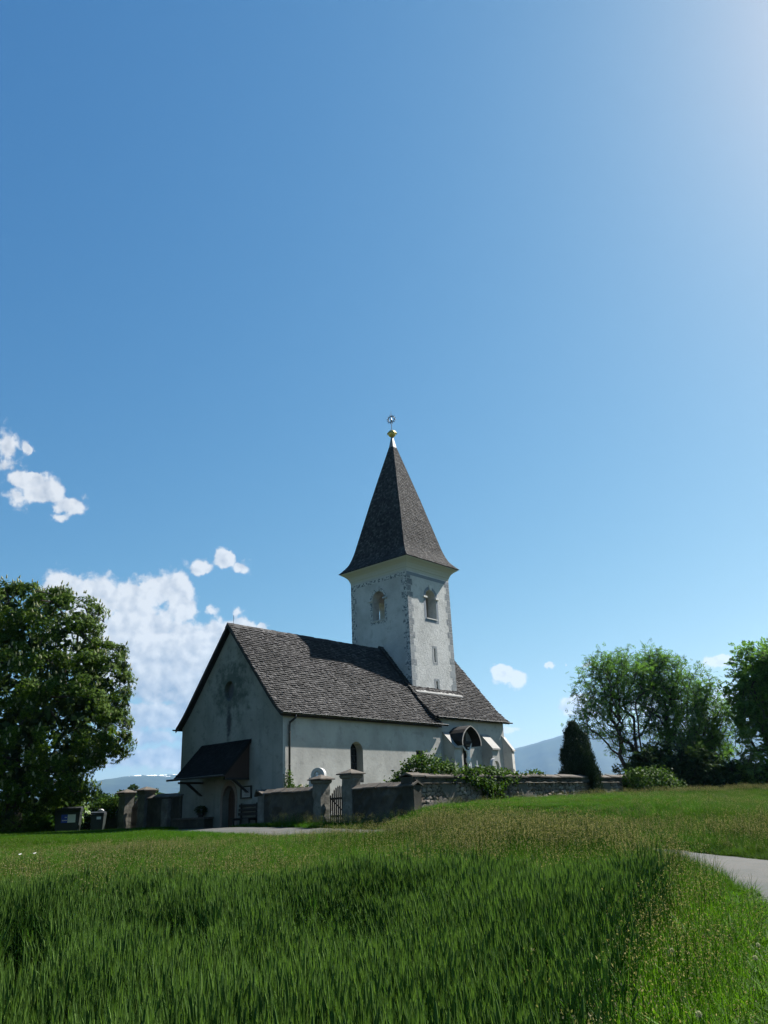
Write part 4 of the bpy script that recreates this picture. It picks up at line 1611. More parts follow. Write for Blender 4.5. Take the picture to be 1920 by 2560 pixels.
N_ = [((0, -.06, 1.0), .135, .10), ((.0, -.09, 1.16), .115, .085), ((0, -.10, 1.32), .15, .10), ((0, -.09, 1.45), .12, .08),
      ((.0, -.10, 1.53), .05), ((-.03, -.14, 1.63), .085, .09), ((-.035, -.15, 1.73), .06, .07),
      ((-.17, -.07, 1.48), .055), ((-.33, -.04, 1.66), .042), ((-.50, -.01, 1.86), .033), ((-.53, -.01, 1.92), .038),
      ((.17, -.07, 1.48), .055), ((.33, -.04, 1.66), .042), ((.50, -.01, 1.86), .033), ((.53, -.01, 1.92), .038),
      ((-.09, -.08, .86), .085), ((-.085, -.17, .50), .062), ((-.03, -.06, .12), .042), ((-.02, -.13, .03), .036),
      ((.09, -.08, .86), .085), ((.07, -.16, .50), .062), ((.03, -.07, .12), .042), ((.02, -.14, .03), .036)]
E_ = [(0, 1), (1, 2), (2, 3), (3, 4), (4, 5), (5, 6), (3, 7), (7, 8), (8, 9), (9, 10), (3, 11), (11, 12), (12, 13), (13, 14), (0, 15), (15, 16), (16, 17), (17, 18), (0, 19), (19, 20), (20, 21), (21, 22)]
fz = 3.50
N_ = [((n[0][0], n[0][1], z_(fz) + n[0][2]),) + n[1:] for n in N_]
fig = skin_figure('statue_figure', N_, E_, M_white, t)
m_ = MB()
zc = z_(fz)
m_.lathe([(.15, .80), (.155, .92), (.15, 1.03), (.14, 1.06), (.12, 1.05)], (0, -.07, zc), 12)
m_.build('loincloth', M_white, fig, smooth=True)
m_ = MB()
m_.lathe([(.075, 1.66), (.10, 1.68), (.10, 1.71), (.07, 1.735)], (-.033, -.145, zc), 10)
m_.lathe([(.09, 1.52), (.098, 1.6), (.09, 1.68), (.03, 1.74)], (-.03, -.105, zc), 10)
m_.build('hair', M_darkwood, fig, smooth=True)

# waste containers by the left wall
def container(name, label, x, y, rot, w, d, h, mats, lidm, kind):
    z0 = float(H(x, y))
    T = Matrix.Translation((x, y, z0)) @ Matrix.Rotation(rot, 4, 'Z')
    t = thing(name, label, 'waste bin', T)
    m_ = MB()
    b = .12
    k = .88
    zs = [(b, k), (h * .55, .96), (h * .86, 1.0), (h * .9, 1.04), (h * .93, 1.04)]
    vs = []
    for z, s_ in zs:
        vs += [(sx * w / 2 * s_, sy * d / 2 * s_, z) for sx, sy in ((-1, -1), (1, -1), (1, 1), (-1, 1))]
    fs = [(3, 2, 1, 0)] + [(i * 4 + q, i * 4 + (q + 1) % 4, i * 4 + 4 + (q + 1) % 4, i * 4 + 4 + q) for i in range(len(zs) - 1) for q in range(4)] + [(16, 17, 18, 19)]
    m_.add(vs, fs)
    m_.build('body', mats, t, bevel=.025)
    m_ = MB()
    n = 8
    pr = [(-d / 2 * 1.06, h * .935)] + [(d / 2 * 1.04 * (2 * q / n - 1), h * .95 + .12 * h * math.sin(math.pi * (.12 + .88 * q / n)) ** .6) for q in range(n + 1)] + [(d / 2 * 1.06, h * .935)]
    m_.prism(pr, lambda a, b_, c: (c, a, b_), -w / 2 * 1.05, w / 2 * 1.05)
    m_.build('lid', lidm, t, recalc=True, bevel=.02)
    m_ = MB()
    if kind == 'big':
        for sx in (-1, 1):
            MB().tube([(sx * w * .53, -d * .3, h * .8), (sx * w * .58, -d * .3, h * .8), (sx * w * .58, d * .3, h * .8), (sx * w * .53, d * .3, h * .8)], .02, 6).build('handle', M_blackmetal, t)
    else:
        m_.tube([(-w * .35, d * .5, h * .9), (-w * .35, d * .62, h * .93), (w * .35, d * .62, h * .93), (w * .35, d * .5, h * .9)], .018, 6)
        m_.build('handle', M_blackmetal, t)
    for sx in (-1, 1):
        for sy in ((-1, 1) if kind == 'big' else (1,)):
            m_ = MB()
            r = .1
            m_.tube([(sx * w * .38 - .025, sy * d * .36, r), (sx * w * .38 + .025, sy * d * .36, r)], r, 12)
            m_.build('wheel', M_blackmetal, t)
    return t


M_plastic = simple('dark_green_plastic', (.018, .024, .022), .5, .15, 4)
M_lid = simple('black_plastic_lid', (.03, .033, .034), .42, .15, 4)
bx = container('waste_container', 'large dark wheeled waste container with blue and white sticker', -17.62, 45.6, R(13), 1.28, .95, 1.3, M_plastic, M_lid, 'big')
m_ = MB()
fy = lambda z: -.475 * np.interp(z, [.12, .715, 1.118], [.88, .96, 1.0]) - .004
m_.add([(-.30, fy(.60) - .002, .60), (.02, fy(.60) - .002, .60), (.02, fy(1.0) - .002, 1.0), (-.30, fy(1.0) - .002, 1.0)], [(0, 1, 2, 3)])
m_.build('blue_sticker', simple('blue_sticker_face', (.03, .06, .42), .5, .05), bx)
m_ = MB()
m_.add([(.02, fy(.60) - .002, .60), (.42, fy(.60) - .002, .60), (.42, fy(1.0) - .002, 1.0), (.02, fy(1.0) - .002, 1.0)], [(0, 1, 2, 3)])
m_.build('white_sticker', M_white, bx)
rr = random.Random(8)
for zz, a, b in ((.84, -.12, -.02), (.69, -.25, -.02)):
    m_ = MB()
    xx = a
    while xx < b:
        ww = rr.uniform(.015, .035)
        m_.box(xx, xx + ww, fy(zz) - .009, fy(zz) - .005, zz, zz + .05)
        xx += ww + .012
    m_.build('sticker_print', M_white, bx)
b2 = container('wheelie_bin', 'small black wheelie bin beside the large waste container', -16.15, 46.0, R(8), .68, .72, 1.02, M_plastic, M_lid, 'small')
m_ = MB()
m_.box(-.02, .2, -.375, -.368, .70, .83)
m_.build('label_plate', M_white, b2)
t = thing('paper_bag', 'crumpled white paper bag on lid of the small bin', 'bag', Matrix.Translation((-16.05, 46.0, float(H(-16.15, 46)) + 1.085)))
m_ = MB()
rr = np.random.default_rng(4)
vs = []
for i in range(5):
    for k in range(9):
        a = 2 * math.pi * k / 9
        q = math.sin(math.pi * (i + .3) / 5.2)
        vs.append(((.17 * q) * math.cos(a) * rr.uniform(.8, 1.15), .1 * q * math.sin(a) * rr.uniform(.8, 1.15), i * .032 * rr.uniform(.8, 1.1)))
fs = [(i * 9 + k, i * 9 + (k + 1) % 9, i * 9 + 9 + (k + 1) % 9, i * 9 + 9 + k) for i in range(4) for k in range(9)] + [tuple(range(36, 45)), tuple(range(8, -1, -1))]
m_.add(vs, fs)
m_.build('bag', M_white, t)

# far utility pole among the trees
t = thing('utility_pole', 'thin utility pole with two crossarms seen between the trees', 'utility pole', Matrix.Translation((32.6, 84, float(H(32.6, 84)))))
MB().tube([(0, 0, -1), (0, 0, 9.0)], [.16, .11], 8).build('pole', M_bark, t)
for zz in (7.6, 8.5):
    MB().box(-1.3, 1.3, -.07, .07, zz, zz + .14).build('crossarm', M_bark, t)
for zz in (7.74, 8.64):
    for xx in (-1.2, -.6, .6, 1.2):
        MB().tube([(xx, 0, zz), (xx, 0, zz + .22)], .05, 6).build('insulator', M_darkwood, t)

# ================================================================== VEGETATION
def unit(a):
    return a / np.maximum(np.linalg.norm(a, axis=-1, keepdims=True), 1e-9)


def leaves(base, direc, side, L, Wd, fold=.18):
    """kite shaped leaves: arrays (n,3),(n,3),(n,3),(n,),(n,) -> verts (4n,3), faces (n,4)"""
    n = len(base)
    nr = unit(np.cross(direc, side))
    L = np.asarray(L)[:, None]
    Wd = np.asarray(Wd)[:, None]
    mid_ = base + direc * L * .48
    v = np.stack([base, mid_ + side * Wd * .5 + nr * Wd * fold, base + direc * L - nr * L * .08, mid_ - side * Wd * .5 + nr * Wd * fold], 1).reshape(-1, 3)
    f = np.arange(4 * n).reshape(n, 4)
    return v, f


def rand_dirs(n, r_):
    return unit(r_.normal(size=(n, 3)))


def lobe_points(lobes, per_m2, r_, squash=.92, inner=.8, skin=(.80, 1.04)):
    """points near the surface of a set of overlapping lobes; those deep inside a neighbour are dropped"""
    P, Nn = [], []
    C = np.array([l[:3] for l in lobes])
    Rr = np.array([l[3] for l in lobes])
    for c, R_ in zip(C, Rr):
        n = int(4 * math.pi * R_ * R_ * per_m2)
        d = rand_dirs(n, r_)
        rad = R_ * r_.uniform(skin[0], skin[1], n)[:, None]
        p = c + d * rad * np.array([1, 1, squash])
        D = np.linalg.norm((p[:, None] - C[None]) / np.array([1, 1, squash]), axis=2) - Rr[None] * inner
        keep = (D > -.02).all(1) | (r_.random(n) < .10)
        P.append(p[keep])
        Nn.append(d[keep])
    return np.concatenate(P), np.concatenate(Nn)


def grow(base, tips, r_, step=.55, bend=.25, spread=.35):
    """branch skeleton reaching the tips: every tip joins the nearest branch, paths bend upward"""
    nodes = [np.array(base, float)]
    par = [-1]
    plen = [0.0]
    order_ = np.argsort(np.linalg.norm(tips - nodes[0], axis=1))
    A = np.array(nodes)
    PL = np.array(plen)
    for ti in order_:
        tp = tips[ti]
        dv = tp - A
        cost = np.linalg.norm(dv, axis=1) + spread * PL + np.where(dv[:, 2] < 0, -dv[:, 2] * 1.2, 0)
        j = int(np.argmin(cost))
        a = A[j]
        L = np.linalg.norm(tp - a)
        n = max(1, int(L / step))
        prev = j
        new = []
        for k in range(1, n + 1):
            t = k / n
            q = a + (tp - a) * t
            q[2] += -bend * L * t * (1 - t) * .6
            if k < n:
                q = q + r_.normal(0, .05 * step, 3)
            nodes.append(q)
            par.append(prev)
            plen.append(plen[prev] + L / n)
            prev = len(nodes) - 1
            new.append(q)
        A = np.array(nodes) if len(nodes) % 7 == 0 or n > 2 else np.concatenate([A, np.array(new)])
        PL = np.array(plen)
    cnt = np.zeros(len(nodes))
    haskid = np.zeros(len(nodes), bool)
    for i in range(len(nodes) - 1, 0, -1):
        if not haskid[i]:
            cnt[i] += 1
        cnt[par[i]] += cnt[i]
        haskid[par[i]] = True
    return np.array(nodes), np.array(par), cnt


def branch_mesh(name, nodes, par, cnt, r0, parent, material, power=.5, rmin=.012, n=6):
    m = len(nodes)
    rad = np.maximum(rmin, r0 * (cnt / cnt[0]) ** power)
    V, F = [], []
    i = np.arange(1, m)
    a, b = nodes[par[i]], nodes[i]
    ra = np.minimum(rad[par[i]], rad[i] * 1.35)
    rb = rad[i]
    d = unit(b - a)
    ref = np.where(np.abs(d[:, 2:3]) > .9, np.array([[1., 0, 0]]), np.array([[0, 0, 1.]]))
    s1 = unit(np.cross(d, ref))
    s2 = np.cross(d, s1)
    ang = np.arange(n) * 2 * math.pi / n
    ringa = a[:, None] + (s1[:, None] * np.cos(ang)[None, :, None] + s2[:, None] * np.sin(ang)[None, :, None]) * ra[:, None, None]
    ringb = b[:, None] + (s1[:, None] * np.cos(ang)[None, :, None] + s2[:, None] * np.sin(ang)[None, :, None]) * rb[:, None, None]
    V = np.concatenate([ringa, ringb], 1).reshape(-1, 3)
    k = np.arange(n)
    f = np.stack([k, (k + 1) % n, n + (k + 1) % n, n + k], -1)
    F = (f[None] + (np.arange(m - 1) * 2 * n)[:, None, None]).reshape(-1, 4)
    return link(name, np_mesh(name, V, F, material, smooth=True), parent)


def to_local(t, V):
    return V - np.array(t.matrix_world.translation)


# ---- the big horse chestnut on the left
r_ = np.random.default_rng(42)
LOB = [(-20.6, 45.0, 13.2, 2.3), (-18.3, 43.9, 12.3, 2.0), (-22.4, 46.0, 13.0, 2.6), (-24.8, 46.0, 12.6, 3), (-19.0, 44.0, 10.5, 2.9), (-17.5, 43.6, 11.2, 1.5), (-16.1, 43.5, 9.8, 1.6), (-15.8, 43.9, 8.7, 1.25), (-16.2, 43.0, 8.5, 2.2), (-19.6, 43.4, 8.7, 3.0), (-23.1, 45.0, 9.6, 3.5), (-16.2, 43.6, 6.9, 1.6), (-16.2, 43.8, 5.8, 1.1), (-16.8, 42.4, 6.8, 2.4), (-19.1, 42.9, 6.0, 3.0), (-22.4, 44.0, 6.3, 3.4), (-16.9, 43.4, 4.8, 1.1), (-17.2, 42.8, 4.6, 1.8), (-19.3, 43.5, 4.0, 2.1), (-22.0, 44.0, 4.0, 2.7), (-22.3, 44.5, 13.6, 1.6), (-21.1, 45.0, 14.2, 1.1), (-19.6, 44.7, 14.0, 1.1), (-17.3, 43.9, 12.7, 1.0), (-16.7, 43.8, 3.7, .75), (-18.1, 43.8, 3.4, 1.2), (-20.5, 47.5, 9.5, 3.4), (-18, 46.5, 6.5, 2.8), (-24.5, 47, 8.5, 3.6)]
tb = (-20.6, 45.4, float(H(-20.6, 45.4)))
t = thing('horse_chestnut_tree', 'huge dark horse chestnut tree covered in white blossom candles', 'tree', Matrix.Translation(tb))
LOB = [(a, b, c, d * .95) for a, b, c, d in LOB]
C, Nn = lobe_points(LOB, .62, r_, inner=.78, skin=(.80, 1.06))
CR_ = r_.uniform(.38, .78, len(C))
npc = 78
cd_ = unit(rand_dirs(len(C) * npc, r_) + np.repeat(Nn, npc, 0) * .7 + np.array([0, 0, .25]))
B = np.repeat(C, npc, 0) + cd_ * (np.repeat(CR_, npc) * r_.uniform(.55, 1.08, len(C) * npc))[:, None] * np.array([1, 1, .8])
out_ = unit(cd_ * .9 + np.repeat(Nn, npc, 0) * .5 + r_.normal(0, .4, (len(B), 3)) + np.array([0, 0, .15]))
ax_ = unit(np.cross(out_, rand_dirs(len(B), r_)))
bx_ = np.cross(out_, ax_)
vs, ds, ss, Ls, Ws = [], [], [], [], []
for k in range(6):
    ang = (k - 2.5) * 1.0 + r_.normal(0, .12, len(B))
    dd = unit(ax_ * np.cos(ang)[:, None] + bx_ * np.sin(ang)[:, None] + np.array([0, 0, -.42]) + out_ * .12)
    sd_ = unit(np.cross(dd, out_))
    vs.append(B)
    ds.append(dd)
    ss.append(sd_)
    l = r_.uniform(.105, .175, len(B)) * (1 - .1 * abs(k - 2.5))
    Ls.append(l)
    Ws.append(l * .42)
V, F = leaves(np.concatenate(vs), np.concatenate(ds), np.concatenate(ss), np.concatenate(Ls), np.concatenate(Ws))
link('crown', np_mesh('crown', to_local(t, V), F, M_chestleaf), t)
# leaves along the inner boughs, coloured dark for the shade inside the crown
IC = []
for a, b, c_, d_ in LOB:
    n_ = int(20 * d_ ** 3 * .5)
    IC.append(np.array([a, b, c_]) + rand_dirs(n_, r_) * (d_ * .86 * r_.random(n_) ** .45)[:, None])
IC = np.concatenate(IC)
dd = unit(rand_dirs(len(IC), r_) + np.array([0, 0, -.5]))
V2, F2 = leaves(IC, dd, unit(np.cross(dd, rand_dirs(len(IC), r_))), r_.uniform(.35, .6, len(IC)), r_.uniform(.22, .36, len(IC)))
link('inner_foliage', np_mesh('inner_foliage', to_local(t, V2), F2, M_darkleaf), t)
# blossom candles stand on the outer shoots
nb_ = 5
CB, NB = np.repeat(C, nb_, 0), np.repeat(Nn, nb_, 0)
bd_ = unit(rand_dirs(len(CB), r_) + NB * .9 + np.array([0, 0, .5]))
sel = (r_.random(len(CB)) < .60) & (NB[:, 2] > -.5)
BC = (CB + bd_ * (np.repeat(CR_, nb_) * 1.0)[:, None])[sel]
V, F = [], []
hh = r_.uniform(.17, .27, len(BC))
tilt = unit(NB[sel] * .45 + np.array([0, 0, 1.0]) + r_.normal(0, .1, (len(BC), 3)))
s1 = unit(np.cross(tilt, np.array([1., .2, 0])))
s2 = np.cross(tilt, s1)
rings = ((0, .022), (.2, .048), (.45, .044), (.75, .028), (1.0, .005))
nn = 6
for q, rr in rings:
    for k in range(nn):
        a = 2 * math.pi * k / nn + q * 2
        jr = rr * (.75 + .5 * r_.random(len(BC)))[:, None]
        V.append(BC + tilt * (hh * q)[:, None] + (s1 * math.cos(a) + s2 * math.sin(a)) * jr)
V = np.stack(V, 1)
m = V.shape[1]
f = np.array([(i * nn + k, i * nn + (k + 1) % nn, (i + 1) * nn + (k + 1) % nn, (i + 1) * nn + k) for i in range(len(rings) - 1) for k in range(nn)])
F = (f[None] + (np.arange(len(BC)) * m)[:, None, None]).reshape(-1, 4)
link('blossoms', np_mesh('blossoms', to_local(t, V.reshape(-1, 3)), F, M_blossom), t)
tips = C[r_.random(len(C)) < .55]
trunk_top = np.array([tb[0] + .1, tb[1], tb[2] + 2.6])
nodes, par, cnt = grow(trunk_top, tips, r_, .7, .2, .25)
branch_mesh('branches', to_local(t, nodes), par, cnt, .34, t, M_bark)
mb = MB()
mb.tube([(0, 0, -.5), (0.02, 0, .1), (.06, 0, 1.2), (.1, 0, 2.8)], [.62, .5, .42, .38], 12)
mb.build('trunk', M_bark, t, smooth=True)


# ---- airy ash trees on the right
def airy_tree(name, label, cat, base, lobes, n_tips, seed, leafmat, r0, nspray=6, leaf=(.13, .2), group=None, stems=3, droop=-.25, crown_only=.0, width=.36, low=1.2):
    r = np.random.default_rng(seed)
    t = thing(name, label, cat, Matrix.Translation(base), group)
    W_ = np.array([l[3] ** 2.4 for l in lobes])
    ch = r.choice(len(lobes), n_tips, p=W_ / W_.sum())
    L = np.array(lobes)[ch]
    d = rand_dirs(n_tips, r)
    tips = L[:, :3] + d * L[:, 3:4] * (r.random(n_tips) ** .38)[:, None] * np.array([1, 1, .9])
    b = np.array(base, float)
    nodes_all, par_all, cnt_all, o = [], [], [], 0
    ang0 = r.uniform(0, 6.28)
    grp = np.argmin(np.stack([np.linalg.norm(tips[:, :2] - (b[:2] + .9 * np.array([math.cos(ang0 + k * 6.28 / stems), math.sin(ang0 + k * 6.28 / stems)])), axis=1) + r.normal(0, .5, n_tips) for k in range(stems)], 1), 1)
    for k in range(stems):
        tk = tips[grp == k]
        if not len(tk):
            continue
        off = np.array([math.cos(ang0 + k * 6.28 / stems), math.sin(ang0 + k * 6.28 / stems), 0]) * .22 * (stems > 1)
        st0 = b + off + np.array([0, 0, low])
        n_, p_, c_ = grow(st0, tk, r, .5, .28, .32)
        n_ = np.concatenate([[b + off * .6 - np.array([0, 0, .4])], n_])
        p_ = np.concatenate([[-1], p_ + 1])
        p_[1] = 0
        c_ = np.concatenate([[c_[0]], c_])
        nodes_all.append(n_)
        par_all.append(np.where(p_ < 0, -1, p_ + o))
        cnt_all.append(c_)
        branch_mesh('trunk', to_local(t, n_), p_, c_, r0 * (len(tk) / n_tips * stems) ** .5, t, M_bark, .52, .012, 5)
    # feathery sprays at and before every tip
    n = n_tips * nspray
    B = np.repeat(tips, nspray, 0) + r.normal(0, .22, (n, 3)) - np.repeat(d, nspray, 0) * r.uniform(0, .35, (n, 1))
    ax = unit(np.repeat(d, nspray, 0) * .7 + rand_dirs(n, r) + np.array([0, 0, droop]))
    sd = unit(np.cross(ax, np.array([0, 0, 1.0]) + r.normal(0, .35, (n, 3))))
    vs, ds, ss, Ls, Ws = [], [], [], [], []
    SL_ = r.uniform(.26, .40, n)
    for k, (q, s_) in enumerate(((.3, 1), (.3, -1), (.6, 1), (.6, -1), (.85, 1), (.85, -1), (1.0, 0))):
        vs.append(B + ax * (SL_ * q)[:, None])
        dd = unit(sd * s_ + ax * (.75 if s_ else 1) + np.array([0, 0, -.2]) + r.normal(0, .12, (n, 3)))
        ds.append(dd)
        ss.append(unit(np.cross(dd, np.cross(ax, sd) + r.normal(0, .3, (n, 3)))))
        l = r.uniform(leaf[0], leaf[1], n)
        Ls.append(l)
        Ws.append(l * width)
    V, F = leaves(np.concatenate(vs), np.concatenate(ds), np.concatenate(ss), np.concatenate(Ls), np.concatenate(Ws))
    link('crown', np_mesh('crown', to_local(t, V), F, leafmat), t)
    return t


GA = 'trees beyond the churchyard wall'
hb = lambda x, y: (x, y, float(H(x, y)))
A_ = [(16.0, 60.0, 10.2, 2.5), (14.9, 59.0, 8.6, 2.1), (17.2, 60.0, 10.4, 2.1), (18.0, 61.0, 8.2, 2.2), (14.1, 58.5, 6.7, 1.6), (16.1, 60.0, 5.9, 1.5), (17.9, 61.0, 11.3, 1.6), (15.6, 60, 11.3, 1.2), (13.3, 59, 7.6, 1.0)]
airy_tree('ash_tree', 'airy ash tree with fanned bare branches nearest the conical yew', 'tree', hb(17.2, 59.5), A_, 560, 5, M_ashleaf, .13, 7, group=GA, stems=4)
B_ = [(20.2, 61.5, 10.5, 1.9), (19.6, 61.0, 8.9, 1.9), (21.5, 62.0, 9.1, 1.7), (19.9, 61.0, 6.9, 1.6), (20.1, 61.5, 11.7, 1.3), (21.5, 62.0, 10.9, 1.3)]
airy_tree('ash_tree', 'tall narrow two stemmed ash tree between airy ash and leafy ash', 'tree', hb(20.2, 61.2), B_, 430, 6, M_ashleaf, .16, 8, group=GA, stems=2)
C_ = [(22.6, 60.0, 9.6, 1.6), (22.3, 60.0, 7.9, 2.1), (21.2, 59.5, 6.1, 2.2), (22.8, 60.0, 5.9, 1.8), (20.9, 59.5, 4.4, 2.0), (24.0, 60.0, 7.5, 1.0), (22.0, 58.5, 3.9, 1.6)]
airy_tree('ash_tree', 'full leafy ash tree with foliage hanging low beside narrow ash', 'tree', hb(22.2, 60.0), C_, 560, 7, M_ashleaf, .16, 9, group=GA, stems=3)
D_ = [(25.3, 56.0, 10.1, 2.0), (24.8, 56.0, 8.4, 2.0), (26.2, 56.5, 8.6, 2.4), (24.4, 56.0, 6.8, 1.6), (25.8, 56.0, 5.9, 1.6), (24.0, 55.0, 3.4, 1.0), (25.4, 56.0, 3.9, 1.5), (27.5, 57, 7, 2.4), (27, 57, 10.5, 1.8)]
airy_tree('maple_tree', 'broad dark maple tree past the light green sapling', 'tree', hb(26.0, 56.5), D_, 620, 8, M_ashleaf, .2, 8, (.15, .24), group=GA, stems=2, width=.62)
GB = 'bushes under the ash trees'
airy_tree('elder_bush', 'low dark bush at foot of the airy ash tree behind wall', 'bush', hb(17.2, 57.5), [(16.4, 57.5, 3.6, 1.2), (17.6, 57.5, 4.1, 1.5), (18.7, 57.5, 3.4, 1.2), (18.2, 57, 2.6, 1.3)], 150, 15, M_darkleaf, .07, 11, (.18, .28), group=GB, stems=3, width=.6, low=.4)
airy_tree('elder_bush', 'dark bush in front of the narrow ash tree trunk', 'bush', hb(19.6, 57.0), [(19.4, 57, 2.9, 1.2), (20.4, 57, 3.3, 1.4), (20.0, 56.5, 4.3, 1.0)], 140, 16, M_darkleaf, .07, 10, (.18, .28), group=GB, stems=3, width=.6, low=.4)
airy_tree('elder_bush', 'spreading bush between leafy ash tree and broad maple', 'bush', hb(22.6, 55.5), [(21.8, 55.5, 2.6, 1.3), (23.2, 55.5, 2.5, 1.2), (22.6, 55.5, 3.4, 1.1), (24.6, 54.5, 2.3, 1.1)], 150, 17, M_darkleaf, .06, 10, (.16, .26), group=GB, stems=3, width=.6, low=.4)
airy_tree('sapling', 'light green sapling in the gap beside the broad maple', 'tree', hb(22.9, 54.0), [(22.75, 54, 3.3, .6), (22.85, 54, 4.4, .55), (22.7, 54, 5.4, .45), (22.9, 54, 2.3, .6)], 60, 18, M_bright, .04, 8, (.12, .2), stems=1, width=.5)

# ---- dark conical yew in the churchyard
r_ = np.random.default_rng(9)
yb = (9.75, 44.6, float(H(9.75, 44.6)))
t = thing('yew_tree', 'dark dense conical yew tree behind the stone wall', 'tree', Matrix.Translation(yb))
n = 1500
q = r_.random(n) ** .85
zt = q * 4.15
prof_r = np.interp(q, [0, .12, .3, .5, .72, .88, 1], [.78, .92, .80, .66, .60, .44, .06])
a = r_.uniform(0, 2 * math.pi, n)
lump = 1 + .20 * np.sin(a * 3 + zt * 2.6) + .16 * np.sin(a * 5 - zt * 4.3) + .12 * np.sin(a * 9 + zt * 7)
rad = prof_r * lump * r_.uniform(.72, 1.06, n)
P = np.stack([np.cos(a) * rad - .10 * q, np.sin(a) * rad, zt], -1)
for _ in range(34):                      # upright plumes standing out of the outline
    qa, qz = r_.uniform(0, 2 * math.pi), r_.uniform(.3, 2.4)
    rr0 = float(np.interp(qz / 4.15, [0, .12, .3, .5, .72, .88, 1], [.78, .92, .80, .66, .60, .44, .06]))
    m_ = 34
    h_ = r_.uniform(.45, .8)
    tt_ = r_.random(m_)
    sp_r = .15 * (1 - tt_) ** .6
    a2 = r_.uniform(0, 2 * math.pi, m_)
    P = np.concatenate([P, np.stack([math.cos(qa) * (rr0 + .10) - .10 * qz / 4.15 + np.cos(a2) * sp_r, math.sin(qa) * (rr0 + .10) + np.sin(a2) * sp_r, qz + tt_ * h_], -1)])
    a = np.concatenate([a, np.full(m_, qa)])
n = len(P)
k = 20
B = np.repeat(P, k, 0) + r_.normal(0, .06, (n * k, 3)) + np.array([0, 0, 1.0]) * r_.uniform(0, .34, (n * k, 1))
o3 = np.repeat(np.stack([np.cos(a), np.sin(a), np.zeros(n)], -1), k, 0)
dd = unit(np.array([0, 0, 1.0]) + o3 * .35 + r_.normal(0, .38, (n * k, 3)))
sd = unit(np.cross(dd, rand_dirs(n * k, r_)))
V, F = leaves(B, dd, sd, r_.uniform(.09, .16, n * k), r_.uniform(.022, .035, n * k), .05)
link('crown', np_mesh('crown', V, F, M_yew), t)
mb = MB()
mb.tube([(0, 0, -.4), (0, 0, 1.5), (-.08, 0, 3.6)], [.16, .12, .03], 8)
mb.build('trunk', M_bark, t)


# ---- ivy and shrubs
def leafy(name, label, cat, lobes, dens, seed, leafmat, size, base, group=None, per=7, gravity=-.35, squash=.85, stems=True, kind=None, width=.8, jit=.12):
    r = np.random.default_rng(seed)
    t = thing(name, label, cat, Matrix.Translation(base), group)
    C, Nn = lobe_points(lobes, dens, r, squash, .86, (.82, 1.08))
    n = len(C) * per
    B = np.repeat(C, per, 0) + r.normal(0, jit, (n, 3))
    out = np.repeat(Nn, per, 0)
    dd = unit(out * .5 + rand_dirs(n, r) * .8 + np.array([0, 0, gravity]))
    sd = unit(np.cross(dd, out + r.normal(0, .35, (n, 3))))
    l = r.uniform(size[0], size[1], n)
    V, F = leaves(B, dd, sd, l, l * width, .1)
    link('foliage', np_mesh('foliage', to_local(t, V), F, leafmat), t)
    if stems:
        tips = C[r.random(len(C)) < .12]
        nodes, par, cnt = grow(np.array(base) + np.array([0, 0, .05]), tips, r, .3, .1, .3)
        branch_mesh('stems', to_local(t, nodes), par, cnt, .06, t, M_bark, .5, .006, 5)
    return t


def wl(lst):
    """lobes given in the church frame -> world"""
    return [(*wpos(u, v, z), R_) for u, v, z, R_ in lst]


SH = wl([(.4, -7.5, 2.85, .55), (.5, -8.0, 3.2, .60), (.7, -8.35, 3.3, .5), (1.0, -8.2, 3.5, .42), (.2, -7.1, 2.7, .38), (1.2, -8.4, 3.0, .55), (.7, -7.7, 3.4, .36), (1.6, -8.5, 3.15, .42), (2.0, -8.65, 3.0, .35)])
leafy('lilac_shrub', 'big glossy green shrub spilling over the corner of front wall', 'shrub', SH, 34, 51, M_ivy, (.11, .18), tuple(wpos(.6, -7.8, 1.5)), per=6, width=.62)
IV = wl([(2.65, -8.8, 3.02, 0.3), (3.15, -8.8, 3.08, 0.3), (3.75, -8.8, 3.08, 0.3), (4.25, -8.8, 3.1, 0.28), (4.75, -8.8, 3.06, 0.27), (5.25, -8.8, 3.06, 0.25), (5.75, -8.8, 3.04, 0.22), (6.35, -8.85, 3.04, 0.18), (6.95, -8.85, 3.03, 0.15), (7.55, -8.85, 3.02, 0.12), (2.95, -9.1, 2.82, 0.18), (3.35, -9.1, 2.72, 0.2), (3.85, -9.1, 2.62, 0.22), (4.35, -9.1, 2.5, 0.22), (4.85, -9.1, 2.68, 0.2), (5.35, -9.1, 2.82, 0.16), (3.75, -9.1, 2.3, 0.18), (4.25, -9.1, 2.2, 0.18), (4.05, -9.15, 1.98, 0.22), (4.65, -9.15, 2.2, 0.16), (4.75, -9.2, 1.95, 0.18), (2.45, -9.1, 2.9, 0.14), (5.95, -9.1, 2.85, 0.12)])
leafy('wall_ivy', 'thick ivy growing over the coping and hanging down the stone wall', 'ivy', IV, 60, 52, M_ivy, (.09, .15), tuple(wpos(3.2, -9.25, 1.8)), per=5, width=.95, gravity=-.5, jit=.07)
IB = [(13.5, 46.9, 2.85, .55), (14.2, 47.1, 2.85, .6), (14.9, 47.5, 2.7, .6), (13.0, 46.6, 2.85, .45), (13.7, 46.5, 2.35, .6), (14.6, 46.9, 2.25, .65), (13.2, 46.4, 2.3, .45), (15.3, 47.5, 2.2, .6), (15.6, 47.6, 2.45, .4)]
leafy('ivy_bush', 'rounded ivy bush covering the far end of the stone wall', 'ivy', IB, 34, 53, M_ivy, (.10, .16), (13.9, 46.7, 1.8), per=6, width=.9, gravity=-.45)
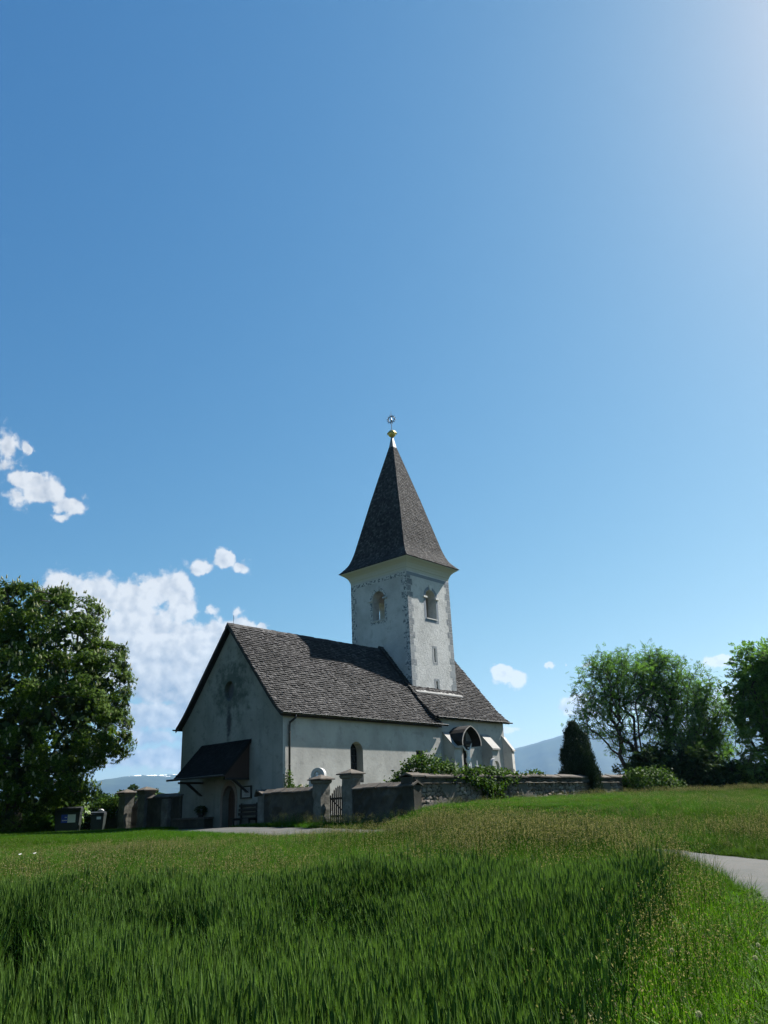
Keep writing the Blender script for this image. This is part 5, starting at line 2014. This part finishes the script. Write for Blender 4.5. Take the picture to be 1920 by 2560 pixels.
I2 = wl([(.05, -.42, 2.75, .2), (-.05, -.65, 2.8, .2), (-.2, -.95, 2.72, .2), (-.3, -1.25, 2.78, .17), (-.45, -1.5, 2.8, .18), (-.5, -1.9, 2.82, .17), (-.55, -2.25, 2.84, .12), (.12, -.35, 3.05, .17), (.14, -.3, 3.35, .13), (.12, -.3, 3.6, .10)])
leafy('ivy_patch', 'small sunlit ivy clump climbing the black downpipe', 'ivy', I2, 90, 54, M_ivy, (.07, .11), tuple(wpos(-.1, -.6, 2.2)), per=4, width=.9, jit=.05, stems=False)
I3 = wl([(.1, 14.5, 2.85, .4), (.1, 15.2, 2.9, .45), (.1, 15.9, 2.85, .45), (.1, 16.6, 2.75, .42), (.1, 17.3, 2.6, .4), (-.1, 15.0, 2.5, .35), (-.1, 16.0, 2.45, .4)])
leafy('ivy_hedge', 'ivy heaped on the wall behind the waste bins', 'ivy', I3, 40, 55, M_ivy, (.10, .16), tuple(wpos(.1, 16, 1.8)), per=5, width=.9)
I4 = wl([(7.9, -8.8, 3.05, .18), (8.3, -8.75, 3.1, .22), (8.7, -8.8, 3.05, .16)])
leafy('ivy_patch', 'small leafy tuft on the coping between chancel and yew', 'ivy', I4, 60, 56, M_ivy, (.08, .13), tuple(wpos(9.6, -8.8, 2.9)), per=4, width=.8, jit=.06, stems=False)
pc = POT.matrix_world.translation
r_ = np.random.default_rng(3)
n = 420
d = rand_dirs(n, r_)
V, F = leaves(d * .22 * r_.uniform(.3, 1, (n, 1)) * np.array([1.3, 1.3, .9]) + np.array([0, 0, .33]), unit(d + r_.normal(0, .4, (n, 3))), rand_dirs(n, r_), np.full(n, .11), np.full(n, .06))
link('foliage', np_mesh('foliage', V, F, M_darkleaf), POT)
# nettles and a leafy sapling by the waste container
airy_tree('sapling', 'light green chestnut sapling above the large waste container', 'tree', (-18.3, 47.2, float(H(-18.3, 47.2))), [(-18.2, 47.2, 3.5, .6), (-18.8, 47.2, 3.2, .55), (-17.9, 47.2, 2.9, .4), (-18.4, 47, 2.6, .5)], 60, 61, M_bright, .04, 7, (.2, .32), stems=1, width=.5)
leafy('bush', 'rounded weedy bush in the grass below the chestnut', 'bush', [(-19.9, 44.6, 1.85, .5), (-20.4, 44.8, 1.8, .55), (-20.9, 45, 1.75, .45)], 30, 62, M_bright, (.1, .2), (-20.4, 44.8, 1.4), per=6, width=.3, gravity=.5)

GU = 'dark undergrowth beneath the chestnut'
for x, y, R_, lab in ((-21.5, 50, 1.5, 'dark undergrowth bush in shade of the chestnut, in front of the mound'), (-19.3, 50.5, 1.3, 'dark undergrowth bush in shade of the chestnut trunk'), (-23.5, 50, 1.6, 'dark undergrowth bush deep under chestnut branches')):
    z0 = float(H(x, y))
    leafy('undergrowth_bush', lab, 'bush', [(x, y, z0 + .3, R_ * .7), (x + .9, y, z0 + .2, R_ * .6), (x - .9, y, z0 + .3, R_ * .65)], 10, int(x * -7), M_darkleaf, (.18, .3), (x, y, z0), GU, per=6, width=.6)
# distant trees beyond the yard on the left
GD = 'distant trees behind the yard gate'
for i, (x, y, h, w, lab) in enumerate(((-44.5, 128, 9.6, 2.9, 'distant round dark tree in haze next to chestnut crown'), (-39.6, 126, 10.6, 3.0, 'taller distant tree with domed crown above the ivy hedge'), (-36.0, 125, 8.6, 2.4, 'smaller distant dark tree close to the bin side gate pier'))):
    z0 = float(H(x, y))
    top = 1.6 + y * .036
    airy_tree('distant_tree', lab, 'tree', (x, y, z0), [(x, y, top - w * .9 + .6 * i % 1, w), (x - w * .6, y, top - w * 1.5, w * .8), (x + w * .6, y, top - w * 1.4, w * .85), (x, y, top - w * 2.3, w * .9)], 170, 70 + i, M_darkleaf, .25, 8, (.5, .8), group=GD, stems=1, width=.7)
r_ = np.random.default_rng(77)
n = 90
wx = np.linspace(-62, 10, n) + r_.normal(0, .5, n)
wy = 172 + r_.normal(0, 6, n)
V, F, o = [], [], 0
for x, y in zip(wx, wy):
    z0 = float(H(x, y)) - 1
    top = 1.6 + y * (.0305 + .004 * math.sin(x * .35) + r_.uniform(-.003, .004))
    k = 90
    q = r_.random(k) ** .7
    rr_ = (1 - q) ** .7 * r_.uniform(1.5, 2.4) + .15
    a = r_.uniform(0, 6.28, k)
    P = np.stack([x + np.cos(a) * rr_, y + np.sin(a) * rr_, z0 + q * (top - z0)], -1)
    dd = unit(np.stack([np.cos(a), np.sin(a), np.full(k, -.4)], -1))
    v, f = leaves(P, dd, unit(np.cross(dd, rand_dirs(k, r_))), np.full(k, 2.0), np.full(k, 1.3))
    V.append(v)
    F.append(f + o)
    o += len(v)
tag(link('distant_wood', np_mesh('distant_wood', np.concatenate(V), np.concatenate(F), M_darkleaf)), 'hazy dark line of distant woodland behind the yard wall', 'woodland', kind='stuff')


# ------------------------------------------------------------------ grasses
PROT = bpy.data.collections.new('prototypes')


def protos(name, meshes):
    c = bpy.data.collections.new(name)
    for i, me in enumerate(meshes):
        o = bpy.data.objects.new('%s_%02d' % (name, i), me)
        c.objects.link(o)
    return c


def scatter(name, P, rot, scl, idx, coll, label, cat):
    me = bpy.data.meshes.new(name)
    me.vertices.add(len(P))
    me.vertices.foreach_set('co', np.asarray(P, np.float32).ravel())
    for nm, ty, key, dat in (('rot', 'FLOAT_VECTOR', 'vector', rot), ('scl', 'FLOAT_VECTOR', 'vector', scl)):
        at = me.attributes.new(nm, ty, 'POINT')
        at.data.foreach_set(key, np.asarray(dat, np.float32).ravel())
    at = me.attributes.new('kind_index', 'INT', 'POINT')
    at.data.foreach_set('value', np.asarray(idx, np.int32))
    o = link(name, me)
    g = bpy.data.node_groups.new(name, 'GeometryNodeTree')
    g.interface.new_socket('Geometry', in_out='INPUT', socket_type='NodeSocketGeometry')
    g.interface.new_socket('Geometry', in_out='OUTPUT', socket_type='NodeSocketGeometry')
    gi, go = g.nodes.new('NodeGroupInput'), g.nodes.new('NodeGroupOutput')
    iop = g.nodes.new('GeometryNodeInstanceOnPoints')
    ci = g.nodes.new('GeometryNodeCollectionInfo')
    ci.inputs['Collection'].default_value = coll
    ci.inputs['Separate Children'].default_value = True
    ci.inputs['Reset Children'].default_value = True

    def attr(nm, ty):
        a = g.nodes.new('GeometryNodeInputNamedAttribute')
        a.data_type = ty
        a.inputs['Name'].default_value = nm
        return [s for s in a.outputs if s.name == 'Attribute' and s.enabled][0]
    e2r = g.nodes.new('FunctionNodeEulerToRotation')
    L = g.links.new
    L(gi.outputs[0], iop.inputs['Points'])
    L(ci.outputs[0], iop.inputs['Instance'])
    iop.inputs['Pick Instance'].default_value = True
    L(attr('kind_index', 'INT'), iop.inputs['Instance Index'])
    L(attr('rot', 'FLOAT_VECTOR'), e2r.inputs[0])
    L(e2r.outputs[0], iop.inputs['Rotation'])
    L(attr('scl', 'FLOAT_VECTOR'), iop.inputs['Scale'])
    L(iop.outputs[0], go.inputs[0])
    md = o.modifiers.new('instances', 'NODES')
    md.node_group = g
    return tag(o, label, cat, kind='stuff')


def blade(V, F, MI, base, ang, h, w, lean, curl, m, segs=3):
    """one curved grass blade"""
    dx_, dy_ = math.cos(ang), math.sin(ang)
    o = len(V)
    for k in range(segs + 1):
        t = k / segs
        out = lean * t + curl * t * t
        z = h * t * (1 - .35 * min(1, abs(curl)) * t)
        ww = w * (1 - t) ** .6 if k < segs else 0.0
        if k == 0:
            ww = w * .7
        cx, cy_ = base[0] + dx_ * out * h, base[1] + dy_ * out * h
        if k < segs:
            V.append((cx - dy_ * ww, cy_ + dx_ * ww, base[2] + z))
            V.append((cx + dy_ * ww, cy_ - dx_ * ww, base[2] + z))
        else:
            V.append((cx, cy_, base[2] + z))
    for k in range(segs - 1):
        F.append((o + 2 * k, o + 2 * k + 1, o + 2 * k + 3, o + 2 * k + 2))
        MI.append(m)
    F.append((o + 2 * segs - 2, o + 2 * segs - 1, o + 2 * segs))
    MI.append(m)


def raw_mesh(name, V, F, MI, mats):
    me = bpy.data.meshes.new(name)
    me.from_pydata(V, [], F)
    for x in mats:
        me.materials.append(x)
    me.polygons.foreach_set('material_index', MI)
    me.update()
    return me


def stalk(V, F, MI, base, top, r, m):
    """thin three-sided stem"""
    o = len(V)
    for p, rr in ((base, r), (top, r * .7)):
        for k in range(3):
            a = 2.1 * k
            V.append((p[0] + rr * math.cos(a), p[1] + rr * math.sin(a), p[2]))
    for k in range(3):
        F.append((o + k, o + (k + 1) % 3, o + 3 + (k + 1) % 3, o + 3 + k))
        MI.append(m)


rr = random.Random(5)
# wheat: stems with blades and awned ears
wm = []
for var in range(7):
    V, F, MI = [], [], []
    for s_ in range(8):
        bx0, by0 = rr.gauss(0, .065), rr.gauss(0, .065)
        h = rr.uniform(.62, .80)
        lx, ly = rr.gauss(0, .05), rr.gauss(0, .05)
        top = (bx0 + lx, by0 + ly, h)
        stalk(V, F, MI, (bx0, by0, 0), top, .0028, 0)
        for k in range(4):
            q = rr.uniform(.15, .78)
            blade(V, F, MI, (bx0 + lx * q, by0 + ly * q, h * q), rr.uniform(0, 6.28), rr.uniform(.14, .26), rr.uniform(.0026, .0046), rr.uniform(.12, .4), rr.uniform(.1, .7), 0, 3)
        eh = rr.uniform(.065, .095)
        o = len(V)
        ex, ey = lx * .25, ly * .25
        for q, r_e in ((0, .003), (.3, .0062), (.7, .0055), (1, .0015)):
            for k in range(5):
                a = 6.283 * k / 5
                V.append((top[0] + ex * q + r_e * math.cos(a), top[1] + ey * q + r_e * math.sin(a), top[2] + eh * q))
        for i in range(3):
            for k in range(5):
                F.append((o + i * 5 + k, o + i * 5 + (k + 1) % 5, o + i * 5 + 5 + (k + 1) % 5, o + i * 5 + 5 + k))
                MI.append(1)
        for k in range(8):
            a = rr.uniform(0, 6.28)
            q = rr.uniform(.15, 1)
            p = (top[0] + ex * q, top[1] + ey * q, top[2] + eh * q)
            l = rr.uniform(.05, .09)
            o = len(V)
            V += [(p[0] + .0016 * math.sin(a), p[1] - .0016 * math.cos(a), p[2]), (p[0] - .0016 * math.sin(a), p[1] + .0016 * math.cos(a), p[2]), (p[0] + math.cos(a) * l * .22, p[1] + math.sin(a) * l * .22, p[2] + l)]
            F.append((o, o + 1, o + 2))
            MI.append(1)
    wm.append(raw_mesh('wheat_tuft', V, F, MI, [M_wheat, M_ear]))
C_WHEAT = protos('wheat_tufts', wm)


def tuft(nb, h0, h1, w, rad, lean, mats, seeds=0, sh=(.5, .8), m_blade=0, m_seed=1, wide=1.0):
    V, F, MI = [], [], []
    for _ in range(nb):
        a = rr.uniform(0, 6.28)
        q = rad * math.sqrt(rr.random())
        b = (q * math.cos(a), q * math.sin(a), 0)
        blade(V, F, MI, b, rr.uniform(0, 6.28), rr.uniform(h0, h1), w * rr.uniform(.7, 1.3), rr.uniform(0, lean), rr.uniform(0, lean * 1.6), m_blade, 3)
    for _ in range(seeds):
        a = rr.uniform(0, 6.28)
        q = rad * math.sqrt(rr.random())
        b = (q * math.cos(a), q * math.sin(a), 0)
        h = rr.uniform(*sh)
        lx, ly = rr.gauss(0, .11) * h, rr.gauss(0, .11) * h
        stalk(V, F, MI, b, (b[0] + lx, b[1] + ly, h), .0020, m_blade)
        for k in range(11):                        # open panicle
            t = rr.uniform(.72, 1.06)
            sp_ = .05 * (1.08 - t) * 5 * .35 + .012
            a2 = rr.uniform(0, 6.28)
            p = Vector((b[0] + lx * t + math.cos(a2) * sp_, b[1] + ly * t + math.sin(a2) * sp_, h * t))
            l, ww = rr.uniform(.010, .018) * wide, rr.uniform(.0022, .004) * wide
            d = Vector((math.cos(a2) * .5, math.sin(a2) * .5, rr.uniform(-.3, 1))).normalized()
            s_ = d.cross(Vector((rr.uniform(-1, 1), rr.uniform(-1, 1), .3))).normalized() * ww
            o = len(V)
            V.extend([tuple(p), tuple(p + d * l * .5 + s_), tuple(p + d * l), tuple(p + d * l * .5 - s_)])
            F.append((o, o + 1, o + 2, o + 3))
            MI.append(m_seed)
    return raw_mesh('grass_tuft', V, F, MI, mats)


GM = [M_grass, M_seed]
C_GRASS = protos('grass_tufts', [tuft(50, .12, .30, .0042, .17, .5, GM) for _ in range(4)] + [tuft(40, .14, .34, .0040, .17, .45, GM, 3, (.30, .52), wide=1.2) for _ in range(4)] + [tuft(30, .14, .34, .0036, .17, .45, GM, 6, (.34, .58), wide=1.3) for _ in range(4)])
C_LAWN = protos('lawn_tufts', [tuft(60, .05, .15, .0045, .2, .6, GM) for _ in range(3)])
VM = [M_verge, M_seed]


def broad(n, rad):
    V, F, MI = [], [], []
    for _ in range(n):
        a = rr.uniform(0, 6.28)
        q = rad * math.sqrt(rr.random())
        blade(V, F, MI, (q * math.cos(a), q * math.sin(a), rr.uniform(0, .12)), rr.uniform(0, 6.28), rr.uniform(.08, .2), rr.uniform(.010, .022), rr.uniform(.2, .9), rr.uniform(.3, 1.0), 0, 3)
    for _ in range(14):
        a = rr.uniform(0, 6.28)
        q = rad * math.sqrt(rr.random())
        blade(V, F, MI, (q * math.cos(a), q * math.sin(a), 0), rr.uniform(0, 6.28), rr.uniform(.15, .34), .004, rr.uniform(.1, .5), rr.uniform(.1, .6), 0, 3)
    return raw_mesh('verge_tuft', V, F, MI, VM)


C_VERGE = protos('verge_tufts', [tuft(40, .14, .34, .005, .15, .55, VM) for _ in range(3)] + [tuft(30, .14, .36, .0045, .15, .5, VM, 4, (.36, .62)) for _ in range(3)] + [broad(26, .14) for _ in range(3)])


def wheat_right(y):
    return np.interp(y, [0, 2, 4, 6, 8, 9.5, 10.5], [-.25, .05, .72, 1.35, 2.1, 2.85, 3.3])


def wheat_far(x):
    return 10.0 + .35 * np.sin(x * .7) + .2 * np.sin(x * 2.1 + 1)


LODGED = [(-.35, 7.5, .62, .75), (-.75, 6.7, .55, .7), (.15, 7.8, .35, .5), (-1.75, 6.5, .5, .85), (-1.45, 5.9, .3, .5), (-2.9, 8.3, .8, .6), (-2.8, 6.6, .6, .8), (-2.1, 5.3, .55, .7), (-3.9, 8.8, .9, .5), (-.15, 6.0, .25, .4), (-3.6, 6.0, .5, .6)]


def lodged(x, y):
    v = np.zeros_like(x)
    for a, b, c, d in LODGED:
        q = np.hypot((x - a) / c, (y - b) / d) + .22 * np.sin(x * 5 + y * 3)
        v = np.maximum(v, 1 - sst(q, .55, 1.15))
    return v


r_ = np.random.default_rng(100)
# wheat field
n = 17000
x = r_.uniform(-9.5, 4, n)
y = r_.uniform(1.7, 10.9, n)
ok = (y < wheat_far(x) + .25 - np.abs(r_.normal(0, .75, n))) & (x < wheat_right(y) + .1 - np.abs(r_.normal(0, .5, n))) & (x > -.62 * y - 1.6)
x, y = x[ok], y[ok]
lo = lodged(x, y)
ok = r_.random(len(x)) > lo * .9
x, y, lo = x[ok], y[ok], lo[ok]
n = len(x)
edge_ = sst(wheat_far(x) - y, 0, 1.2) * .12 + .88
hz = (.96 + .06 * np.sin(x * 1.7 + y * .9) + .05 * np.sin(x * 3.9 - y * 2.3) + r_.normal(0, .07, n)) * (1 - .55 * lo)
tl = .07 + .75 * lo
rot = np.stack([r_.normal(.02, 1, n) * tl, r_.normal(0, 1, n) * tl, r_.uniform(0, 6.28, n)], -1)
scl = np.stack([np.full(n, 1.0), np.full(n, 1.0), hz * edge_], -1)
scatter('wheat_field', np.stack([x, y, H(x, y) - .01], -1), rot, scl, r_.integers(0, 7, n), C_WHEAT, 'dense field of unripe green wheat with awned ears', 'wheat')


def blocked(x, y):
    """inside the church, the yard, on the path"""
    u, v = uv_of(x, y)
    b = (u > -1.25) & (v > -9.1) & (v < 30)
    b |= (u > -.5) & (v > 8)
    return b


def meadow(n, y0, y1, xl, xr, r):
    yy_ = r.uniform(y0, y1, n)
    xx_ = r.uniform(-1, 1, n)
    xx_ = np.where(xx_ < 0, xx_ * (-xl(yy_)), xx_ * xr(yy_))
    return xx_, yy_


PYS, PXS = PC[:, 1], PC[:, 0]
PX, PY, PR, PS, PI = [], [], [], [], []
LX, LY = [], []
for n, y0, y1, s0, s1 in ((6500, 8.6, 14, .95, 1.1), (9000, 14, 20, 1.0, 1.2), (11500, 20, 28, 1.1, 1.35), (15000, 28, 38, 1.2, 1.5), (15000, 38, 54, 1.35, 1.7)):
    x, y = meadow(n, y0, y1, lambda q: -.56 * q - 2, lambda q: .5 * q + 2, r_)
    inw = (y < wheat_far(x) - .9 + np.abs(r_.normal(0, .3, n))) & (x < wheat_right(y) + .05)
    pdist = path_dist(x, y)
    ok = ~inw & ~blocked(x, y) & (pdist > PW + .05)
    ok &= ~((x > wheat_right(np.minimum(y, 10.5)) + .2) & (y < 12.5))
    x, y, pdist = x[ok], y[ok], pdist[ok]
    u, v = uv_of(x, y)
    noise_ = np.sin(x * .9 + y * .35) + np.sin(x * .37 - y * .8 + 2) + np.sin(x * 2.1 + y * 1.7) * .5
    # straw: the seeding strip in front of the path, and the crest behind the bank
    strip = sst(noise_ + 1.1 * sst(x, -3, 4) * sst(y, 17, 21) * (1 - sst(y, 27, 30)), .2, 1.6)
    crest = sst(u, 6, 11) * sst(-v, 10.5, 13)
    seedy = np.clip(.02 + .24 * strip * sst(y, 13, 17) + .38 * crest * sst(noise_, -.9, .6), 0, 1)
    bank_g = sst(u, -2.5, -.5) * sst(-v, 8.8, 9.6) * (1 - crest)
    dl = np.interp(y, PYS, PXS) - x                      # tall seeding grass lines the near side of the path
    rimseed = sst(dl, .6, 1.2) * (1 - sst(dl, 3.2, 6.5)) * sst(y, 13.5, 15.5) * (1 - sst(y, 22, 26))
    seedy = np.clip(seedy + .32 * rimseed * (.6 + .4 * np.sin(x * 2.3 + y * 1.1)), 0, 1)
    seedy *= 1 - .75 * bank_g
    # short lawn in front of the church and along the walls
    lawn = ((y > 31) & (x < -3.4)) | ((v > -9.0) & (u > -3.6) & (u < -1.0)) & (v > -7.5)
    k = r_.random(len(x))
    kind_ = np.where(k < seedy * .8, r_.integers(8, 12, len(x)), np.where(k < seedy * .8 + .15, r_.integers(4, 8, len(x)), r_.integers(0, 4, len(x))))
    LX.append(x[lawn])
    LY.append(y[lawn])
    x, y, kind_, bg_ = x[~lawn], y[~lawn], kind_[~lawn], bank_g[~lawn]
    q = r_.uniform(s0, s1, len(x))
    PX.append(x)
    PY.append(y)
    PI.append(kind_)
    hz = (.95 + .12 * rimseed[~lawn] + .12 * np.sin(x * 2.7 + y * 1.9) * np.sin(x * 1.1 - y * 2.2) + .10 * np.sin(x * .8) - .30 * bg_ - .25 * crest[~lawn] + .25 * sst(x, -1, 3) * sst(y, 14, 18) * (1 - sst(y, 26, 29)) - .32 * sst(-x, 1.5, 5) * sst(y, 16, 24) - .2 * sst(y, 22, 26) * (1 - sst(y, 34, 38))) * np.where((x < np.interp(y, PYS, PXS)) & (y < 26), 1.25, (1 - .5 * (1 - sst(path_dist(x, y), PW, PW + .8))))
    PS.append(np.stack([q, q, hz], -1))
x, y = np.concatenate(PX), np.concatenate(PY)
n = len(x)
rot = np.stack([r_.normal(0, .10, n), r_.normal(-.06, .10, n), r_.uniform(0, 6.28, n)], -1)
scatter('meadow_grass', np.stack([x, y, H(x, y) - .015], -1), rot, np.concatenate(PS), np.concatenate(PI), C_GRASS, 'tall flowering meadow grass with pinkish seed heads between wheat and church', 'grass')
x, y = np.concatenate(LX), np.concatenate(LY)
x = np.concatenate([x, x + r_.normal(0, .3, len(x)), x + r_.normal(0, .3, len(x))])
y = np.concatenate([y, y + r_.normal(0, .3, len(y)), y + r_.normal(0, .3, len(y))])
ok = (path_dist(x, y) > PW + .05) & ~blocked(x, y)
x, y = x[ok], y[ok]
n = len(x)
scatter('lawn_grass', np.stack([x, y, H(x, y) - .01], -1), np.stack([np.zeros(n), np.zeros(n), r_.uniform(0, 6.28, n)], -1), np.repeat(r_.uniform(1.2, 1.9, n)[:, None], 3, 1), r_.integers(0, 3, n), C_LAWN, 'short mown grass in front of the church and its wall', 'grass')
# green verge at the right, between wheat and path
n = 9000
y = r_.uniform(1.6, 13.5, n)
x = r_.uniform(-.2, 7, n)
wr = wheat_right(np.minimum(y, 10.5))
ok = (x > wr - .15 + r_.normal(0, .12, n)) & (x < .56 * y + 1) & (path_dist(x, y) > PW - .05)
x, y = x[ok], y[ok]
n = len(x)
wr = wheat_right(np.minimum(y, 10.5))
rim_ = 1 - sst(x - wr, .2, 1.1)
k = r_.random(n)
kind_ = np.where(k < .05 + .22 * rim_, r_.integers(3, 6, n), np.where(k < .72, r_.integers(0, 3, n), r_.integers(6, 9, n)))
q = r_.uniform(.8, 1.2, n)
scatter('verge_grass', np.stack([x, y, H(x, y) - .01], -1), np.stack([r_.normal(0, .12, n), r_.normal(0, .12, n), r_.uniform(0, 6.28, n)], -1), np.stack([q, q, q * (.8 + .45 * rim_) * (1 - .45 * (1 - sst(path_dist(x, y), PW, PW + .7)))], -1), kind_, C_VERGE, 'bright green verge of grass and weeds beside the path', 'grass')
# weeds at the foot of the front wall
n = 420
x_, y_ = [], []
for _ in range(n):
    v = r_.uniform(-9, -1.5)
    p = wpos(-1.75 - abs(r_.normal(0, .5)), v)
    x_.append(p.x)
    y_.append(p.y)
x, y = np.array(x_), np.array(y_)
ok = path_dist(x, y) > PW
x, y = x[ok], y[ok]
n = len(x)
q = r_.uniform(.6, 1.15, n)
scatter('wall_foot_weeds', np.stack([x, y, H(x, y) - .01], -1), np.stack([r_.normal(0, .15, n), r_.normal(0, .15, n), r_.uniform(0, 6.28, n)], -1), np.stack([q, q, q], -1), r_.integers(4, 12, n), C_GRASS, 'ragged weeds along the foot of the front churchyard wall', 'weeds')

# dandelion clocks in the verge
GDN = 'dandelion clocks in the verge'
M_clock = m_leaf('dandelion_fluff', (.20, .21, .18), (.27, .28, .25), (.34, .35, .32), .5, .9, .02)
DND = [(2.75, 7.05, 'dandelion clock at far end of the weedy patch, nearest the path'), (2.98, 7.0, 'dandelion clock standing closest to the path'), (2.38, 5.9, 'dandelion clock farther from path, below the seed grass'), (2.5, 6.5, 'dandelion clock just below the two by the path'), (1.52, 4.85, 'dandelion clock closest to the wheat edge'), (2.12, 4.75, 'largest and nearest dandelion clock low in the verge'), (2.02, 6.85, 'dandelion clock apart from the others by the seed grass')]
fluff = []
r2 = np.random.default_rng(6)
nF = 130
d = rand_dirs(nF, r2)
V, F = leaves(d * .006, d, unit(np.cross(d, rand_dirs(nF, r2))), np.full(nF, .014), np.full(nF, .0018), 0)
V2, F2 = leaves(d * .0145, unit(np.cross(d, rand_dirs(nF, r2))), d, np.full(nF, .006), np.full(nF, .005), 0)
head_me = np_mesh('fluff_head', np.concatenate([V, V2]), np.concatenate([F, F2 + len(V)]), M_clock)
st_mb = MB()
st_mb.tube([(0, 0, -.42), (.012, .004, -.2), (0, 0, 0)], [.004, .0035, .003], 6)
stem_me = st_mb.mesh('stem', M_verge)
for x, y, lab in DND:
    t = thing('dandelion_clock', lab, 'dandelion', Matrix.Translation((x, y, float(H(x, y)) + .44)), GDN)
    link('fluff_head', head_me, t)
    link('stem', stem_me, t)
# two ox-eye daisies at the left
GO = 'white daisies in the meadow'
dm = MB()
for k in range(12):
    a = 6.283 * k / 12
    c_, s_ = math.cos(a), math.sin(a)
    dm.add([(c_ * .012, s_ * .012, 0), (c_ * .035 - s_ * .010, s_ * .035 + c_ * .010, .004), (c_ * .055, s_ * .055, 0), (c_ * .035 + s_ * .010, s_ * .035 - c_ * .010, .004)], [(0, 1, 2, 3)])
petal_me = dm.mesh('petals', M_white)
dm = MB()
dm.lathe([(.002, -.004), (.014, 0), (.010, .008), (.002, .010)], (0, 0, 0), 8)
eye_me = dm.mesh('eye', simple('daisy_yellow', (.55, .36, .03), .8))
dm = MB()
dm.tube([(0, 0, -.6), (.01, 0, -.3), (0, 0, -.003)], [.004, .0035, .003], 5)
dstem_me = dm.mesh('stem', M_grass)
for x, y, lab in ((-7.55, 17.2, 'white daisy in meadow, the one nearer the chestnut'), (-7.3, 17.3, 'white daisy in meadow, the one nearer the church')):
    t = thing('daisy', lab, 'daisy', Matrix.Translation((x, y, float(H(x, y)) + .60)) @ Matrix.Rotation(R(25), 4, 'X'), GO)
    for nm, me in (('petals', petal_me), ('eye', eye_me), ('stem', dstem_me)):
        o = link(nm, me, t)
        if nm != 'stem':
            o.scale = (.6, .6, .6)

# ------------------------------------------------------------------ the air
mb = MB()
mb.box(-9800, 9800, -600, 9900, -70, 900)
def _haze(t, o):
    v = t.n('ShaderNodeVolumePrincipled')
    v.inputs['Color'].default_value = (.30, .60, 1.0, 1)
    v.inputs['Density'].default_value = HAZE
    v.inputs['Anisotropy'].default_value = .35
    t.t.links.new(v.outputs[0], o.inputs['Volume'])


HAZE = 4.2e-5
hz_ = mb.build('haze', mat('summer_haze', _haze))
tag(hz_, 'thin blue summer haze over the valley', 'haze', kind='stuff')
